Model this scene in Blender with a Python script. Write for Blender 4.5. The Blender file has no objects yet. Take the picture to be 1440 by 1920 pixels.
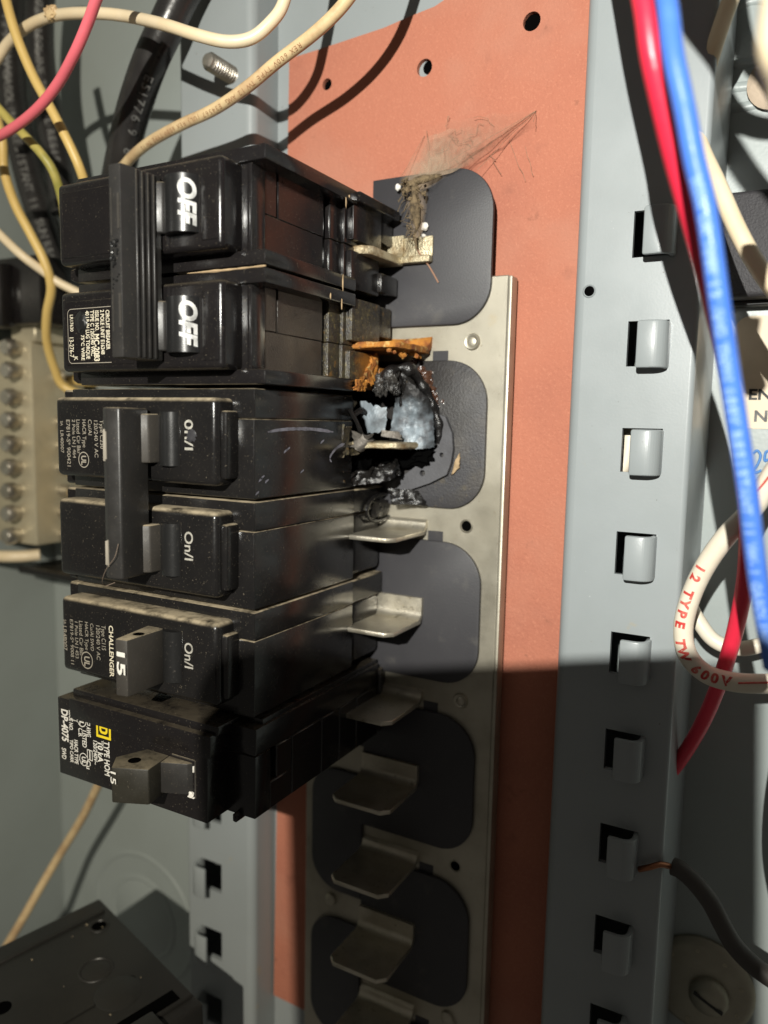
import bpy, bmesh, math, random
from mathutils import Vector, Matrix, noise as mnoise
random.seed(7)
S = 0.0254                      # everything below is laid out in breaker widths (one inch); S turns it into metres
scn = bpy.context.scene
col = scn.collection

# ------------------------------------------------------------------ camera, light, exposure
CAM = Vector((2.7062, -1.775, 7.7988)); FPX = 1435.06
_rx, _ry, _rz = -0.1056, 0.5031, 0.0227
CM = Matrix.Rotation(_rz, 3, 'Z') @ Matrix.Rotation(_ry, 3, 'Y') @ Matrix.Rotation(_rx, 3, 'X')
# panel frame: x along the breakers, y up the panel, z out of the panel  ->  world (x, -z, y)
P2W = Matrix(((1, 0, 0), (0, 0, -1), (0, 1, 0)))
def W(p): return Vector((p[0]*S, -p[2]*S, p[1]*S + 1.4))
def at(px, py, z):
    d = CM @ Vector(((px-720)/FPX, -(py-960)/FPX, -1))
    return CAM + d*((z-CAM.z)/d.z)

cam_d = bpy.data.cameras.new('camera'); cam = bpy.data.objects.new('camera', cam_d); col.objects.link(cam)
cam.matrix_world = Matrix.Translation(W(CAM)) @ (P2W @ CM).to_4x4()
cam_d.sensor_fit = 'VERTICAL'; cam_d.sensor_height = 24; cam_d.lens = FPX/1920*24
cam_d.clip_start = 0.005; cam_d.clip_end = 10
cam_d.dof.use_dof = True; cam_d.dof.focus_distance = 7.35*S; cam_d.dof.aperture_fstop = 6.4
scn.camera = cam

world = bpy.data.worlds.new('World'); scn.world = world; world.use_nodes = True
bg = world.node_tree.nodes['Background']; bg.inputs[0].default_value = (1.0, 0.93, 0.82, 1); bg.inputs[1].default_value = 0.085

LAMP = Vector((3.6, 2.6, 17.5))
def spot(name, energy, colr, target, size, blend, radius):
    d = bpy.data.lights.new(name, 'SPOT'); d.energy = energy; d.color = colr; d.spot_size = math.radians(size); d.spot_blend = blend
    d.shadow_soft_size = radius
    o = bpy.data.objects.new(name, d); col.objects.link(o)
    v = W(target)-W(LAMP)
    o.matrix_world = Matrix.Translation(W(LAMP)) @ v.to_track_quat('-Z', 'Y').to_matrix().to_4x4()
spot('work_light_core', 7.9, (0.90, 0.96, 1.0), (2.2, 0.0, 0), 62, 1.0, 0.0022)
spot('work_light_spill', 9.0, (1.0, 0.92, 0.76), (-2.6, -3.6, 0), 110, 0.9, 0.0022)

scn.view_settings.view_transform = 'Standard'; scn.view_settings.look = 'None'
scn.view_settings.exposure = 0.0; scn.view_settings.gamma = 1.0
scn.cycles.max_bounces = 6; scn.cycles.transparent_max_bounces = 8
scn.cycles.use_denoising = True

# ------------------------------------------------------------------ materials
def mat(name, base, rough=0.5, metal=0.0, var=0.0, vscale=60, var_col=None, bump=0.0, bscale=900, dust=0.0, spots=None, spec=0.5,
        rvar=0.0, soot=None, sheen=None, coat=0.0, scratch=0.0, aniso=None):
    m = bpy.data.materials.new(name); m.use_nodes = True; nt = m.node_tree; N = nt.nodes; L = nt.links
    b = N['Principled BSDF']; b.inputs['Metallic'].default_value = metal; b.inputs['Roughness'].default_value = rough
    b.inputs['Specular IOR Level'].default_value = spec; b.inputs['Coat Weight'].default_value = coat; b.inputs['Coat Roughness'].default_value = 0.15
    g = N.new('ShaderNodeNewGeometry'); pos = g.outputs['Position']
    def nz(scale, detail=6, rough_=0.6, vec=None, dist=0.0):
        n = N.new('ShaderNodeTexNoise'); n.inputs['Scale'].default_value = scale; n.inputs['Detail'].default_value = detail
        n.inputs['Roughness'].default_value = rough_; n.inputs['Distortion'].default_value = dist; L.new(vec or pos, n.inputs['Vector']); return n.outputs['Fac']
    def ramp(f, a, c):
        r = N.new('ShaderNodeMapRange'); r.inputs[1].default_value = a; r.inputs[2].default_value = c; r.interpolation_type = 'SMOOTHSTEP'
        L.new(f, r.inputs[0]); return r.outputs[0]
    def mul(a, v):
        n = N.new('ShaderNodeMath'); n.operation = 'MULTIPLY'; L.new(a, n.inputs[0])
        if isinstance(v, (int, float)): n.inputs[1].default_value = v
        else: L.new(v, n.inputs[1])
        return n.outputs[0]
    def mix(f, a, c):
        n = N.new('ShaderNodeMix'); n.data_type = 'RGBA'
        if isinstance(f, (int, float)): n.inputs[0].default_value = f
        else: L.new(f, n.inputs[0])
        for s, v in ((n.inputs[6], a), (n.inputs[7], c)):
            if isinstance(v, tuple): s.default_value = v+(1,)
            else: L.new(v, s)
        return n.outputs[2]
    c = tuple(base)
    if var:
        vc = var_col or tuple(x*0.55 for x in base)
        c = mix(mul(ramp(nz(vscale), 0.38, 0.72), var), c, vc)
    for (sc, lo, hi, scol, amt) in (spots or []):
        c = mix(mul(ramp(nz(sc, 4), lo, hi), amt), c, scol)
    if soot:
        ctr, r0, r1, sc_ = soot
        vd = N.new('ShaderNodeVectorMath'); vd.operation = 'DISTANCE'; L.new(pos, vd.inputs[0]); vd.inputs[1].default_value = W(ctr)
        ad = N.new('ShaderNodeMath'); ad.operation = 'MULTIPLY_ADD'; L.new(nz(150, 6, .65), ad.inputs[0]); ad.inputs[1].default_value = (r1-r0)*S*2.2; ad.inputs[2].default_value = -(r1-r0)*S*1.1
        sm = N.new('ShaderNodeMath'); L.new(vd.outputs['Value'], sm.inputs[0]); L.new(ad.outputs[0], sm.inputs[1])
        if r1 > r0: c = mix(ramp(sm.outputs[0], r0*S, r1*S), c, sc_)
        else:
            rr = N.new('ShaderNodeMapRange'); rr.inputs[1].default_value = r1*S; rr.inputs[2].default_value = r0*S; rr.inputs[3].default_value = 0.92; rr.inputs[4].default_value = 0.0; rr.interpolation_type = 'SMOOTHSTEP'
            L.new(sm.outputs[0], rr.inputs[0]); c = mix(rr.outputs[0], c, sc_)
    rsock = None
    if rvar:
        mr = N.new('ShaderNodeMapRange'); mr.inputs[3].default_value = max(0.05, rough-rvar); mr.inputs[4].default_value = rough+rvar
        mr.inputs[1].default_value = 0.3; mr.inputs[2].default_value = 0.7
        L.new(nz(vscale*1.7), mr.inputs[0]); rsock = mr.outputs[0]
    if dust:
        sx = N.new('ShaderNodeSeparateXYZ'); L.new(g.outputs['Normal'], sx.inputs[0])
        f = mul(ramp(sx.outputs[2], 0.25, 0.85), mul(ramp(nz(220, 8, 0.7), 0.25, 0.62), dust))
        c = mix(f, c, (0.40, 0.33, 0.22))
        f2 = mul(ramp(nz(2600, 2), 0.66, 0.74), 0.30)      # loose specks
        c = mix(f2, c, (0.33, 0.28, 0.20))
        mr = N.new('ShaderNodeMix'); L.new(f, mr.inputs[0]); mr.inputs[3].default_value = 0.9
        if rsock: L.new(rsock, mr.inputs[2])
        else: mr.inputs[2].default_value = rough
        rsock = mr.outputs[0]
    if isinstance(c, tuple): b.inputs['Base Color'].default_value = c+(1,)
    else: L.new(c, b.inputs['Base Color'])
    if rsock: L.new(rsock, b.inputs['Roughness'])
    if bump:
        bn = N.new('ShaderNodeBump'); bn.inputs['Strength'].default_value = bump; bn.inputs['Distance'].default_value = 0.0004
        L.new(nz(bscale, 3), bn.inputs['Height']); L.new(bn.outputs[0], b.inputs['Normal'])
    return m

M = {}
M['paint'] = mat('grey_enamel', (0.268, 0.293, 0.299), 0.34, var=0.35, vscale=35, var_col=(0.228, 0.250, 0.250), bump=0.05, bscale=1900, rvar=0.06,
                 spots=[(700, 0.71, 0.75, (0.10, 0.085, 0.07), 0.8), (130, 0.68, 0.78, (0.33, 0.29, 0.20), 0.6), (1600, 0.74, 0.78, (0.55, 0.57, 0.57), 0.6)])
M['paint_back'] = mat('grey_enamel_back', (0.30, 0.335, 0.328), 0.38, var=0.4, vscale=30, var_col=(0.255, 0.285, 0.270), bump=0.10, bscale=1200, rvar=0.06,
                 spots=[(700, 0.73, 0.80, (0.14, 0.12, 0.09), 0.5)])
M['paper'] = mat('red_fibre_paper', (0.405, 0.152, 0.096), 0.85, var=0.9, vscale=28, var_col=(0.33, 0.122, 0.082), bump=0.7, bscale=1100, spec=0.2,
                 spots=[(1700, 0.52, 0.72, (0.52, 0.22, 0.14), 0.6), (1900, 0.30, 0.42, (0.44, 0.17, 0.11), 0.3), (420, 0.70, 0.77, (0.27, 0.10, 0.06), 0.6), (75, 0.62, 0.76, (0.29, 0.115, 0.078), 0.6), (18, 0.5, 0.66, (0.42, 0.185, 0.125), 0.7), (150, 0.68, 0.74, (0.24, 0.10, 0.065), 0.5)])
M['black'] = mat('black_phenolic', (0.0085, 0.0075, 0.0078), 0.21, var=0.5, vscale=90, var_col=(0.014, 0.012, 0.011), bump=0.05, bscale=1800, dust=0.12, rvar=0.09,
                 spots=[(330, 0.70, 0.80, (0.055, 0.045, 0.038), 0.5)])
M['black_dusty'] = mat('black_phenolic_dusty', (0.0085, 0.008, 0.008), 0.22, var=0.5, vscale=90, var_col=(0.014, 0.0125, 0.0115), bump=0.06, bscale=1800, dust=1.0, rvar=0.09,
                 spots=[(330, 0.70, 0.80, (0.05, 0.042, 0.036), 0.4)])
M['black_soot'] = mat('black_phenolic_sooted', (0.024, 0.020, 0.016), 0.40, var=0.85, vscale=520, var_col=(0.075, 0.062, 0.030), soot=(Vector((-1.43, -1.24, 0.55)), 0.42, 0.08, (0.30, 0.12, 0.018)), bump=0.6, bscale=2200, dust=0.3, rvar=0.2,
                 spots=[(1300, 0.60, 0.68, (0.26, 0.21, 0.07), 0.7), (260, 0.60, 0.72, (0.30, 0.13, 0.02), 0.5)])
M['handle'] = mat('black_handle_plastic', (0.022, 0.021, 0.020), 0.40, var=0.5, vscale=120, var_col=(0.034, 0.031, 0.028), bump=0.06, bscale=2500, dust=0.5, rvar=0.1)
M['handle_grey'] = mat('worn_grey_handle_plastic', (0.040, 0.036, 0.031), 0.55, var=0.5, vscale=120, var_col=(0.055, 0.048, 0.04), bump=0.08, bscale=2500, dust=1.0, rvar=0.1)
M['handle_hom'] = mat('olive_black_handle_plastic', (0.022, 0.020, 0.014), 0.5, var=0.4, vscale=120, bump=0.08, bscale=2500, dust=0.35, rvar=0.1)
M['rocker'] = mat('glossy_black_rocker', (0.012, 0.012, 0.012), 0.30, bump=0.05, bscale=3000, rvar=0.05, spots=[(1200, 0.6, 0.75, (0.09, 0.08, 0.07), 0.5)])
M['pad'] = mat('blue_grey_insulator', (0.031, 0.030, 0.0335), 0.52, var=0.5, vscale=60, var_col=(0.040, 0.0385, 0.042), bump=0.12, bscale=2200,
               spots=[(1500, 0.68, 0.76, (0.20, 0.18, 0.15), 0.6), (110, 0.58, 0.76, (0.075, 0.070, 0.064), 0.7), (50, 0.55, 0.75, (0.030, 0.029, 0.033), 0.7)])
M['pad_burnt'] = mat('scorched_insulator', (0.033, 0.032, 0.0355), 0.52, var=0.7, vscale=110, var_col=(0.060, 0.052, 0.042), bump=0.35, bscale=1800, soot=(at(775, 765, 0.05), 0.95, 0.50, (0.011, 0.009, 0.008)),
               spots=[(240, 0.60, 0.74, (0.085, 0.070, 0.045), 0.55), (1100, 0.66, 0.75, (0.20, 0.15, 0.08), 0.6)])
M['galv'] = mat('galvanised_steel', (0.44, 0.41, 0.335), 0.48, metal=0.75, var=0.8, vscale=50, var_col=(0.30, 0.275, 0.215), bump=0.10, bscale=3200, rvar=0.1,
               spots=[(700, 0.62, 0.74, (0.24, 0.20, 0.14), 0.55), (90, 0.64, 0.76, (0.45, 0.37, 0.24), 0.5)])
M['tin'] = mat('tinned_stab', (0.56, 0.52, 0.43), 0.42, metal=0.8, var=0.6, vscale=120, var_col=(0.36, 0.32, 0.23), bump=0.3, bscale=1800, rvar=0.12,
               spots=[(500, 0.62, 0.72, (0.14, 0.11, 0.06), 0.6)])
M['tin_cor'] = mat('corroded_stab', (0.50, 0.44, 0.30), 0.5, metal=0.5, var=1.0, vscale=200, var_col=(0.22, 0.14, 0.06), bump=0.9, bscale=1200, rvar=0.15)
M['rust'] = mat('orange_corrosion', (0.46, 0.185, 0.025), 0.8, var=1.0, vscale=230, var_col=(0.17, 0.045, 0.012), bump=1.0, bscale=1300,
               spots=[(520, 0.54, 0.68, (0.58, 0.38, 0.13), 0.8), (330, 0.60, 0.72, (0.05, 0.035, 0.02), 0.8)])
M['steel'] = mat('zinc_steel', (0.55, 0.52, 0.46), 0.35, metal=0.9, var=0.6, vscale=150, var_col=(0.30, 0.26, 0.20), bump=0.2, bscale=1500, rvar=0.1)
M['washer'] = mat('zinc_washer', (0.36, 0.34, 0.27), 0.5, metal=0.7, var=0.5, vscale=90, var_col=(0.25, 0.23, 0.18), bump=0.2, bscale=1500)
M['neutral'] = mat('aluminium_bar', (0.56, 0.50, 0.36), 0.45, metal=0.5, var=0.4, vscale=80, bump=0.15, bscale=1200)
M['void'] = mat('unlit_hollow', (0.002, 0.002, 0.002), 0.9, spec=0.0)  # near-black colour stands in for the shade inside holes and hollows
M['copper'] = mat('copper', (0.30, 0.13, 0.07), 0.4, metal=1.0)
M['char'] = mat('charred_plastic', (0.007, 0.0065, 0.0065), 0.30, var=0.6, vscale=200, var_col=(0.014, 0.0125, 0.011), bump=0.6, bscale=1300, rvar=0.12,
               spots=[(420, 0.66, 0.74, (0.11, 0.095, 0.075), 0.6)])
M['ash'] = mat('blue_grey_ash', (0.23, 0.275, 0.31), 0.5, metal=0.1, var=1.0, vscale=210, var_col=(0.06, 0.06, 0.065), bump=0.5, bscale=1100, rvar=0.15, soot=(at(772, 806, 0.2), 0.17, 0.40, (0.013, 0.012, 0.012)))
M['burnt_steel'] = mat('burnt_steel', (0.20, 0.18, 0.155), 0.55, metal=0.4, var=0.9, vscale=220, var_col=(0.05, 0.045, 0.04), bump=0.6, bscale=1400)
M['lump'] = mat('grey_melted_plastic', (0.045, 0.042, 0.038), 0.35, var=1.0, vscale=190, var_col=(0.010, 0.0095, 0.0095), bump=0.9, bscale=1100, rvar=0.12)
M['blued'] = mat('heat_blued_steel', (0.22, 0.26, 0.29), 0.5, metal=0.2, var=0.9, vscale=160, var_col=(0.09, 0.095, 0.10), bump=0.4, bscale=900, rvar=0.1,
               spots=[(260, 0.66, 0.76, (0.05, 0.035, 0.02), 0.7)])
M['fan'] = mat('scorched_fibre', (0.085, 0.085, 0.092), 0.7, var=0.6, vscale=130, var_col=(0.045, 0.043, 0.046), bump=0.4, bscale=1500)
M['web'] = None
def insul(name, base, rough=0.42, dirt=(0.30, 0.20, 0.10), amt=0.4, sc=90):
    return mat(name, base, rough, var=amt, vscale=sc, var_col=dirt, bump=0.12, bscale=700, rvar=0.08)
M['w_cream'] = insul('cream_insulation', (0.74, 0.62, 0.43), dirt=(0.66, 0.50, 0.28))
M['w_tan'] = insul('tan_insulation', (0.66, 0.50, 0.28), dirt=(0.36, 0.20, 0.10), sc=160, amt=0.6)
M['w_yellow'] = insul('yellowed_insulation', (0.66, 0.47, 0.16), dirt=(0.55, 0.36, 0.11))
M['w_green'] = insul('yellow_green_insulation', (0.50, 0.42, 0.12), dirt=(0.25, 0.24, 0.05), amt=0.8, sc=140)
M['w_pink'] = insul('pink_insulation', (0.80, 0.16, 0.20), dirt=(0.72, 0.12, 0.15))
M['w_red'] = insul('red_insulation', (0.72, 0.025, 0.06), dirt=(0.62, 0.018, 0.045), rough=0.35)
M['w_blue'] = insul('blue_insulation', (0.06, 0.17, 0.62), dirt=(0.10, 0.24, 0.66), rough=0.32, sc=200)
M['w_black'] = insul('black_insulation', (0.018, 0.017, 0.017), dirt=(0.035, 0.032, 0.03), rough=0.3)
M['w_grey'] = insul('dusty_black_insulation', (0.045, 0.040, 0.035), dirt=(0.08, 0.07, 0.06), rough=0.6)
M['w_white'] = insul('white_insulation', (0.72, 0.66, 0.54), dirt=(0.60, 0.50, 0.36))
M['ink_white'] = mat('white_print', (0.74, 0.72, 0.66), 0.6)
M['ink_worn'] = mat('worn_white_print', (0.60, 0.60, 0.58), 0.5, var=0.9, vscale=420, var_col=(0.22, 0.22, 0.21))
M['ink_print'] = mat('aged_white_print', (0.42, 0.40, 0.35), 0.6, var=0.8, vscale=600, var_col=(0.22, 0.21, 0.18))
M['ink_cream'] = mat('cream_print', (0.66, 0.60, 0.46), 0.6)
M['ink_dim'] = mat('faded_print', (0.30, 0.27, 0.22), 0.7)
M['ink_yellow'] = mat('yellow_print', (0.80, 0.62, 0.02), 0.6)
M['ink_red'] = mat('red_print', (0.50, 0.03, 0.025), 0.6, var=0.8, vscale=420, var_col=(0.62, 0.22, 0.16))
M['ink_brown'] = mat('brown_print', (0.28, 0.13, 0.06), 0.7)
M['ink_black'] = mat('black_print', (0.015, 0.015, 0.015), 0.6)
M['ink_pale'] = mat('pale_blue_print', (0.22, 0.36, 0.72), 0.6, var=0.8, vscale=500, var_col=(0.08, 0.2, 0.62))
M['ink_blue'] = mat('blue_marker', (0.06, 0.20, 0.50), 0.6)
M['ink_grey'] = mat('grey_print', (0.13, 0.13, 0.125), 0.6, var=0.9, vscale=400, var_col=(0.03, 0.03, 0.03))
M['scuff'] = mat('pale_scuff', (0.20, 0.20, 0.24), 0.7, var=0.8, vscale=400, var_col=(0.04, 0.04, 0.045))
M['sticker'] = mat('cream_sticker', (0.72, 0.60, 0.44), 0.6, var=0.3, vscale=60)
M['putty'] = mat('dried_putty', (0.50, 0.40, 0.30), 0.85, var=0.6, vscale=150, bump=0.5, bscale=900)
M['black_cover'] = mat('black_textured_cover', (0.030, 0.028, 0.031), 0.6, var=0.3, vscale=100, bump=0.5, bscale=1800)
M['dustwad'] = mat('dust_wad', (0.20, 0.145, 0.08), 0.95, var=1.0, vscale=520, var_col=(0.05, 0.036, 0.02), bump=1.0, bscale=2000)
M['flake'] = mat('pale_flake', (0.75, 0.72, 0.66), 0.7)
M['cut_edge'] = mat('chipped_edge', (0.42, 0.30, 0.17), 0.8, var=0.6, vscale=300)
M['phone'] = mat('dark_glass', (0.02, 0.02, 0.022), 0.3)
# cobweb: a thin veil, mostly holes
wm = bpy.data.materials.new('cobweb_veil'); wm.use_nodes = True; nt = wm.node_tree; N = nt.nodes; L = nt.links
b = N['Principled BSDF']; b.inputs['Base Color'].default_value = (0.40, 0.30, 0.21, 1); b.inputs['Roughness'].default_value = 0.9
g = N.new('ShaderNodeNewGeometry'); mp = N.new('ShaderNodeMapping'); mp.inputs['Scale'].default_value = (1.0, 1.0, 0.45); mp.inputs['Rotation'].default_value = (0, 0.5, 0)
n1 = N.new('ShaderNodeTexNoise'); n1.inputs['Scale'].default_value = 330; n1.inputs['Detail'].default_value = 9; n1.inputs['Distortion'].default_value = 1.6; n1.inputs['Roughness'].default_value = 0.7
at_ = N.new('ShaderNodeAttribute'); at_.attribute_name = 'veil'
r1 = N.new('ShaderNodeMapRange'); r1.inputs[1].default_value = 0.32; r1.inputs[2].default_value = 0.75; r1.inputs[3].default_value = 0.14; r1.inputs[4].default_value = 0.80
mm = N.new('ShaderNodeMath'); mm.operation = 'MULTIPLY'
L.new(g.outputs['Position'], mp.inputs[0]); L.new(mp.outputs[0], n1.inputs['Vector']); L.new(n1.outputs['Fac'], r1.inputs[0]); L.new(r1.outputs[0], mm.inputs[0])
L.new(at_.outputs['Fac'], mm.inputs[1]); L.new(mm.outputs[0], b.inputs['Alpha'])
M['web'] = wm

# ------------------------------------------------------------------ mesh helpers (panel units in, metres out)
def add_bm(dst, src):
    vm = [dst.verts.new(v.co) for v in src.verts]
    src.verts.index_update()
    for f in src.faces:
        try: nf = dst.faces.new([vm[v.index] for v in f.verts]); nf.smooth = f.smooth
        except ValueError: pass
    src.free()
def box(bm, x0, x1, y0, y1, z0, z1, r=0.0, seg=2):
    t = bmesh.new(); bmesh.ops.create_cube(t, size=1)
    for v in t.verts: v.co = Vector((x0+(v.co.x+.5)*(x1-x0), y0+(v.co.y+.5)*(y1-y0), z0+(v.co.z+.5)*(z1-z0)))
    if r > 0: bmesh.ops.bevel(t, geom=list(t.edges), offset=r, segments=seg, affect='EDGES', profile=0.5)
    if r > 0:
        for f in t.faces: f.smooth = True
    add_bm(bm, t)
def prism(bm, pts, ax, lo, hi, r=0.0, seg=2, caps_only=False):
    """extrude a 2-D outline along axis ax ('x','y','z'); pts are the other two coordinates in order"""
    t = bmesh.new()
    def mk(p, h): return {'x': (h, p[0], p[1]), 'y': (p[0], h, p[1]), 'z': (p[0], p[1], h)}[ax]
    a = [t.verts.new(mk(p, lo)) for p in pts]; c = [t.verts.new(mk(p, hi)) for p in pts]
    n = len(pts)
    for i in range(n): t.faces.new((a[i], a[(i+1) % n], c[(i+1) % n], c[i]))
    f1 = t.faces.new(list(reversed(a))); f2 = t.faces.new(c)
    bmesh.ops.recalc_face_normals(t, faces=list(t.faces))
    if r > 0:
        bmesh.ops.bevel(t, geom=list(t.edges), offset=r, segments=seg, affect='EDGES', profile=0.5)
        for f in t.faces: f.smooth = True
    add_bm(bm, t)
def rrect(x0, x1, y0, y1, radii, n=8):
    """rounded rectangle outline, radii in order (x1,y1),(x0,y1),(x0,y0),(x1,y0)"""
    out = []
    for (cx, cy, a0), r in zip(((x1, y1, 0), (x0, y1, 90), (x0, y0, 180), (x1, y0, 270)), radii):
        sx = -1 if cx == x1 else 1; sy = -1 if cy == y1 else 1
        if r <= 0: out.append((cx, cy)); continue
        for k in range(n+1):
            a = math.radians(a0+90*k/n); out.append((cx+sx*r+r*math.cos(a), cy+sy*r+r*math.sin(a)))
    return out
def cyl(bm, c, ax, r, lo, hi, n=20, r2=None):
    r2 = r if r2 is None else r2
    t = bmesh.new()
    def mk(a, rr, h):
        u, v = rr*math.cos(a), rr*math.sin(a)
        return {'x': (h, c[0]+u, c[1]+v), 'y': (c[0]+u, h, c[1]+v), 'z': (c[0]+u, c[1]+v, h)}[ax]
    A = [t.verts.new(mk(2*math.pi*k/n, r, lo)) for k in range(n)]; B = [t.verts.new(mk(2*math.pi*k/n, r2, hi)) for k in range(n)]
    for k in range(n):
        f = t.faces.new((A[k], A[(k+1) % n], B[(k+1) % n], B[k])); f.smooth = True
    t.faces.new(list(reversed(A))); t.faces.new(B)
    bmesh.ops.recalc_face_normals(t, faces=list(t.faces)); add_bm(bm, t)
def lathe(bm, c, prof, n=28, ax='z'):
    """profile [(radius, height)] turned about the z axis through c=(x,y)"""
    t = bmesh.new(); rings = []
    for r, h in prof:
        if r < 1e-6: rings.append([t.verts.new((c[0], c[1], h))]); continue
        rings.append([t.verts.new((c[0]+r*math.cos(2*math.pi*k/n), c[1]+r*math.sin(2*math.pi*k/n), h)) for k in range(n)])
    for a, b2 in zip(rings, rings[1:]):
        for k in range(n):
            va = [a[0]] if len(a) == 1 else [a[k], a[(k+1) % n]]; vb = [b2[0]] if len(b2) == 1 else [b2[(k+1) % n], b2[k]]
            if len(va)+len(vb) >= 3:
                f = t.faces.new(va+vb); f.smooth = True
    bmesh.ops.recalc_face_normals(t, faces=list(t.faces)); add_bm(bm, t)
def spline(pts, per=8):
    pts = [Vector(p) for p in pts]; out = []
    P = [pts[0]*2-pts[1]]+pts+[pts[-1]*2-pts[-2]]
    for i in range(1, len(P)-2):
        a, b2, c, d = P[i-1], P[i], P[i+1], P[i+2]
        for k in range(per):
            t = k/per
            out.append(0.5*((2*b2)+(-a+c)*t+(2*a-5*b2+4*c-d)*t*t+(-a+3*b2-3*c+d)*t**3))
    out.append(pts[-1]); return out
def tube(bm, path, r, n=14, cap=True, wob=0.0):
    rings = []; up = Vector((0.13, 0.2, 0.97)); m = len(path)
    for i, p in enumerate(path):
        tg = (path[min(i+1, m-1)]-path[max(i-1, 0)]).normalized()
        s = tg.cross(up)
        if s.length < 1e-3: s = tg.cross(Vector((1, 0, 0)))
        s.normalize(); u = s.cross(tg); up = u
        rr = r(i/(m-1)) if callable(r) else r
        if wob: rr *= 1+wob*mnoise.noise(p*9)
        rings.append([bm.verts.new(p+s*(rr*math.cos(2*math.pi*k/n))+u*(rr*math.sin(2*math.pi*k/n))) for k in range(n)])
    for a, b2 in zip(rings, rings[1:]):
        for k in range(n):
            f = bm.faces.new((a[k], a[(k+1) % n], b2[(k+1) % n], b2[k])); f.smooth = True
    if cap: bm.faces.new(list(reversed(rings[0]))); bm.faces.new(rings[-1])
def blob(bm, c, rad, sub=3, amp=0.35, freq=3.0, seed=0):
    t = bmesh.new(); bmesh.ops.create_icosphere(t, subdivisions=sub, radius=1)
    for v in t.verts:
        d = v.co.normalized(); k = 1+amp*mnoise.fractal(d*freq+Vector((seed*7.1, seed*3.3, 0)), 0.8, 2.0, 5)
        v.co = Vector((c[0]+d.x*rad[0]*k, c[1]+d.y*rad[1]*k, c[2]+d.z*rad[2]*k))
    for f in t.faces: f.smooth = True
    add_bm(bm, t)
def sheet(bm, quad, nu=8, nv=8, thick=0.02, amp=0.0, freq=3, seed=0, bend=0.0, ragged=0.0):
    """a thin bent plate between four corners, with thickness"""
    A, B, C, D = [Vector(q) for q in quad]; nrm = (B-A).cross(D-A).normalized()
    g2 = []
    for side in (0, 1):
        gr = []
        for i in range(nu+1):
            row = []
            for j in range(nv+1):
                u, v = i/nu, j/nv
                if ragged and (i in (0, nu) or j in (0, nv)):
                    k = ragged*mnoise.noise(Vector((i*1.7, j*1.3, seed)))
                    u += k*(1 if i in (0, nu) else 0); v += k*(1 if j in (0, nv) else 0)
                p = (A*(1-u)+B*u)*(1-v)+(D*(1-u)+C*u)*v
                h = amp*mnoise.fractal(p*freq+Vector((seed, 0, 0)), 0.8, 2, 4)+bend*(4*u*(1-u))
                row.append(bm.verts.new(p+nrm*(h+(thick/2 if side else -thick/2))))
            gr.append(row)
        g2.append(gr)
    for s, gr in enumerate(g2):
        for i in range(nu):
            for j in range(nv):
                q = [gr[i][j], gr[i+1][j], gr[i+1][j+1], gr[i][j+1]]
                f = bm.faces.new(q if s else list(reversed(q))); f.smooth = amp > 0
    a, c = g2
    def strip(s):
        for (p, q), (r2, s2) in zip(s, s[1:]): bm.faces.new((p, q, s2, r2))
    strip([(a[i][0], c[i][0]) for i in range(nu+1)]); strip([(a[nu][j], c[nu][j]) for j in range(nv+1)])
    strip([(a[i][nv], c[i][nv]) for i in range(nu, -1, -1)]); strip([(a[0][j], c[0][j]) for j in range(nv, -1, -1)])

def obj(name, bm, m, parent=None, label=None, kind=None):
    bmesh.ops.transform(bm, matrix=(P2W*S).to_4x4(), verts=bm.verts)
    bmesh.ops.translate(bm, vec=(0, 0, 1.4), verts=bm.verts)
    me = bpy.data.meshes.new(name); bm.to_mesh(me); bm.free()
    return link(name, me, m, parent, label, kind)
def link(name, me, m, parent=None, label=None, kind=None):
    if m is not None: me.materials.clear(); me.materials.append(M[m])
    try: me.set_sharp_from_angle(angle=math.radians(38))
    except Exception: pass
    o = bpy.data.objects.new(name, me); col.objects.link(o)
    if parent is not None:
        o.parent = parent
        o.matrix_parent_inverse = base_of(parent).inverted()
    if label: o['label'] = label
    if kind: o['kind'] = kind
    return o
BASE = {}
def base_of(o): return BASE.get(o.name, Matrix.Identity(4))
def thing(name, label, cat, p, group=None):
    o = bpy.data.objects.new(name, None); col.objects.link(o); o.empty_display_size = 0.01
    o.location = W(p); BASE[o.name] = Matrix.Translation(W(p)); o['label'] = label; o['category'] = cat
    if group: o['group'] = group
    return o
def tag(o, label, cat, group=None):
    o['label'] = label; o['category'] = cat
    if group: o['group'] = group
    return o
def shift_copy(src, dp, parent):
    """copy of a part (sharing its mesh) moved by dp panel units"""
    c = src.copy(); col.objects.link(c); c.parent = parent; c.matrix_parent_inverse = src.matrix_parent_inverse.copy(); c.location = src.location + (W(dp)-W((0, 0, 0))); return c

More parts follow.
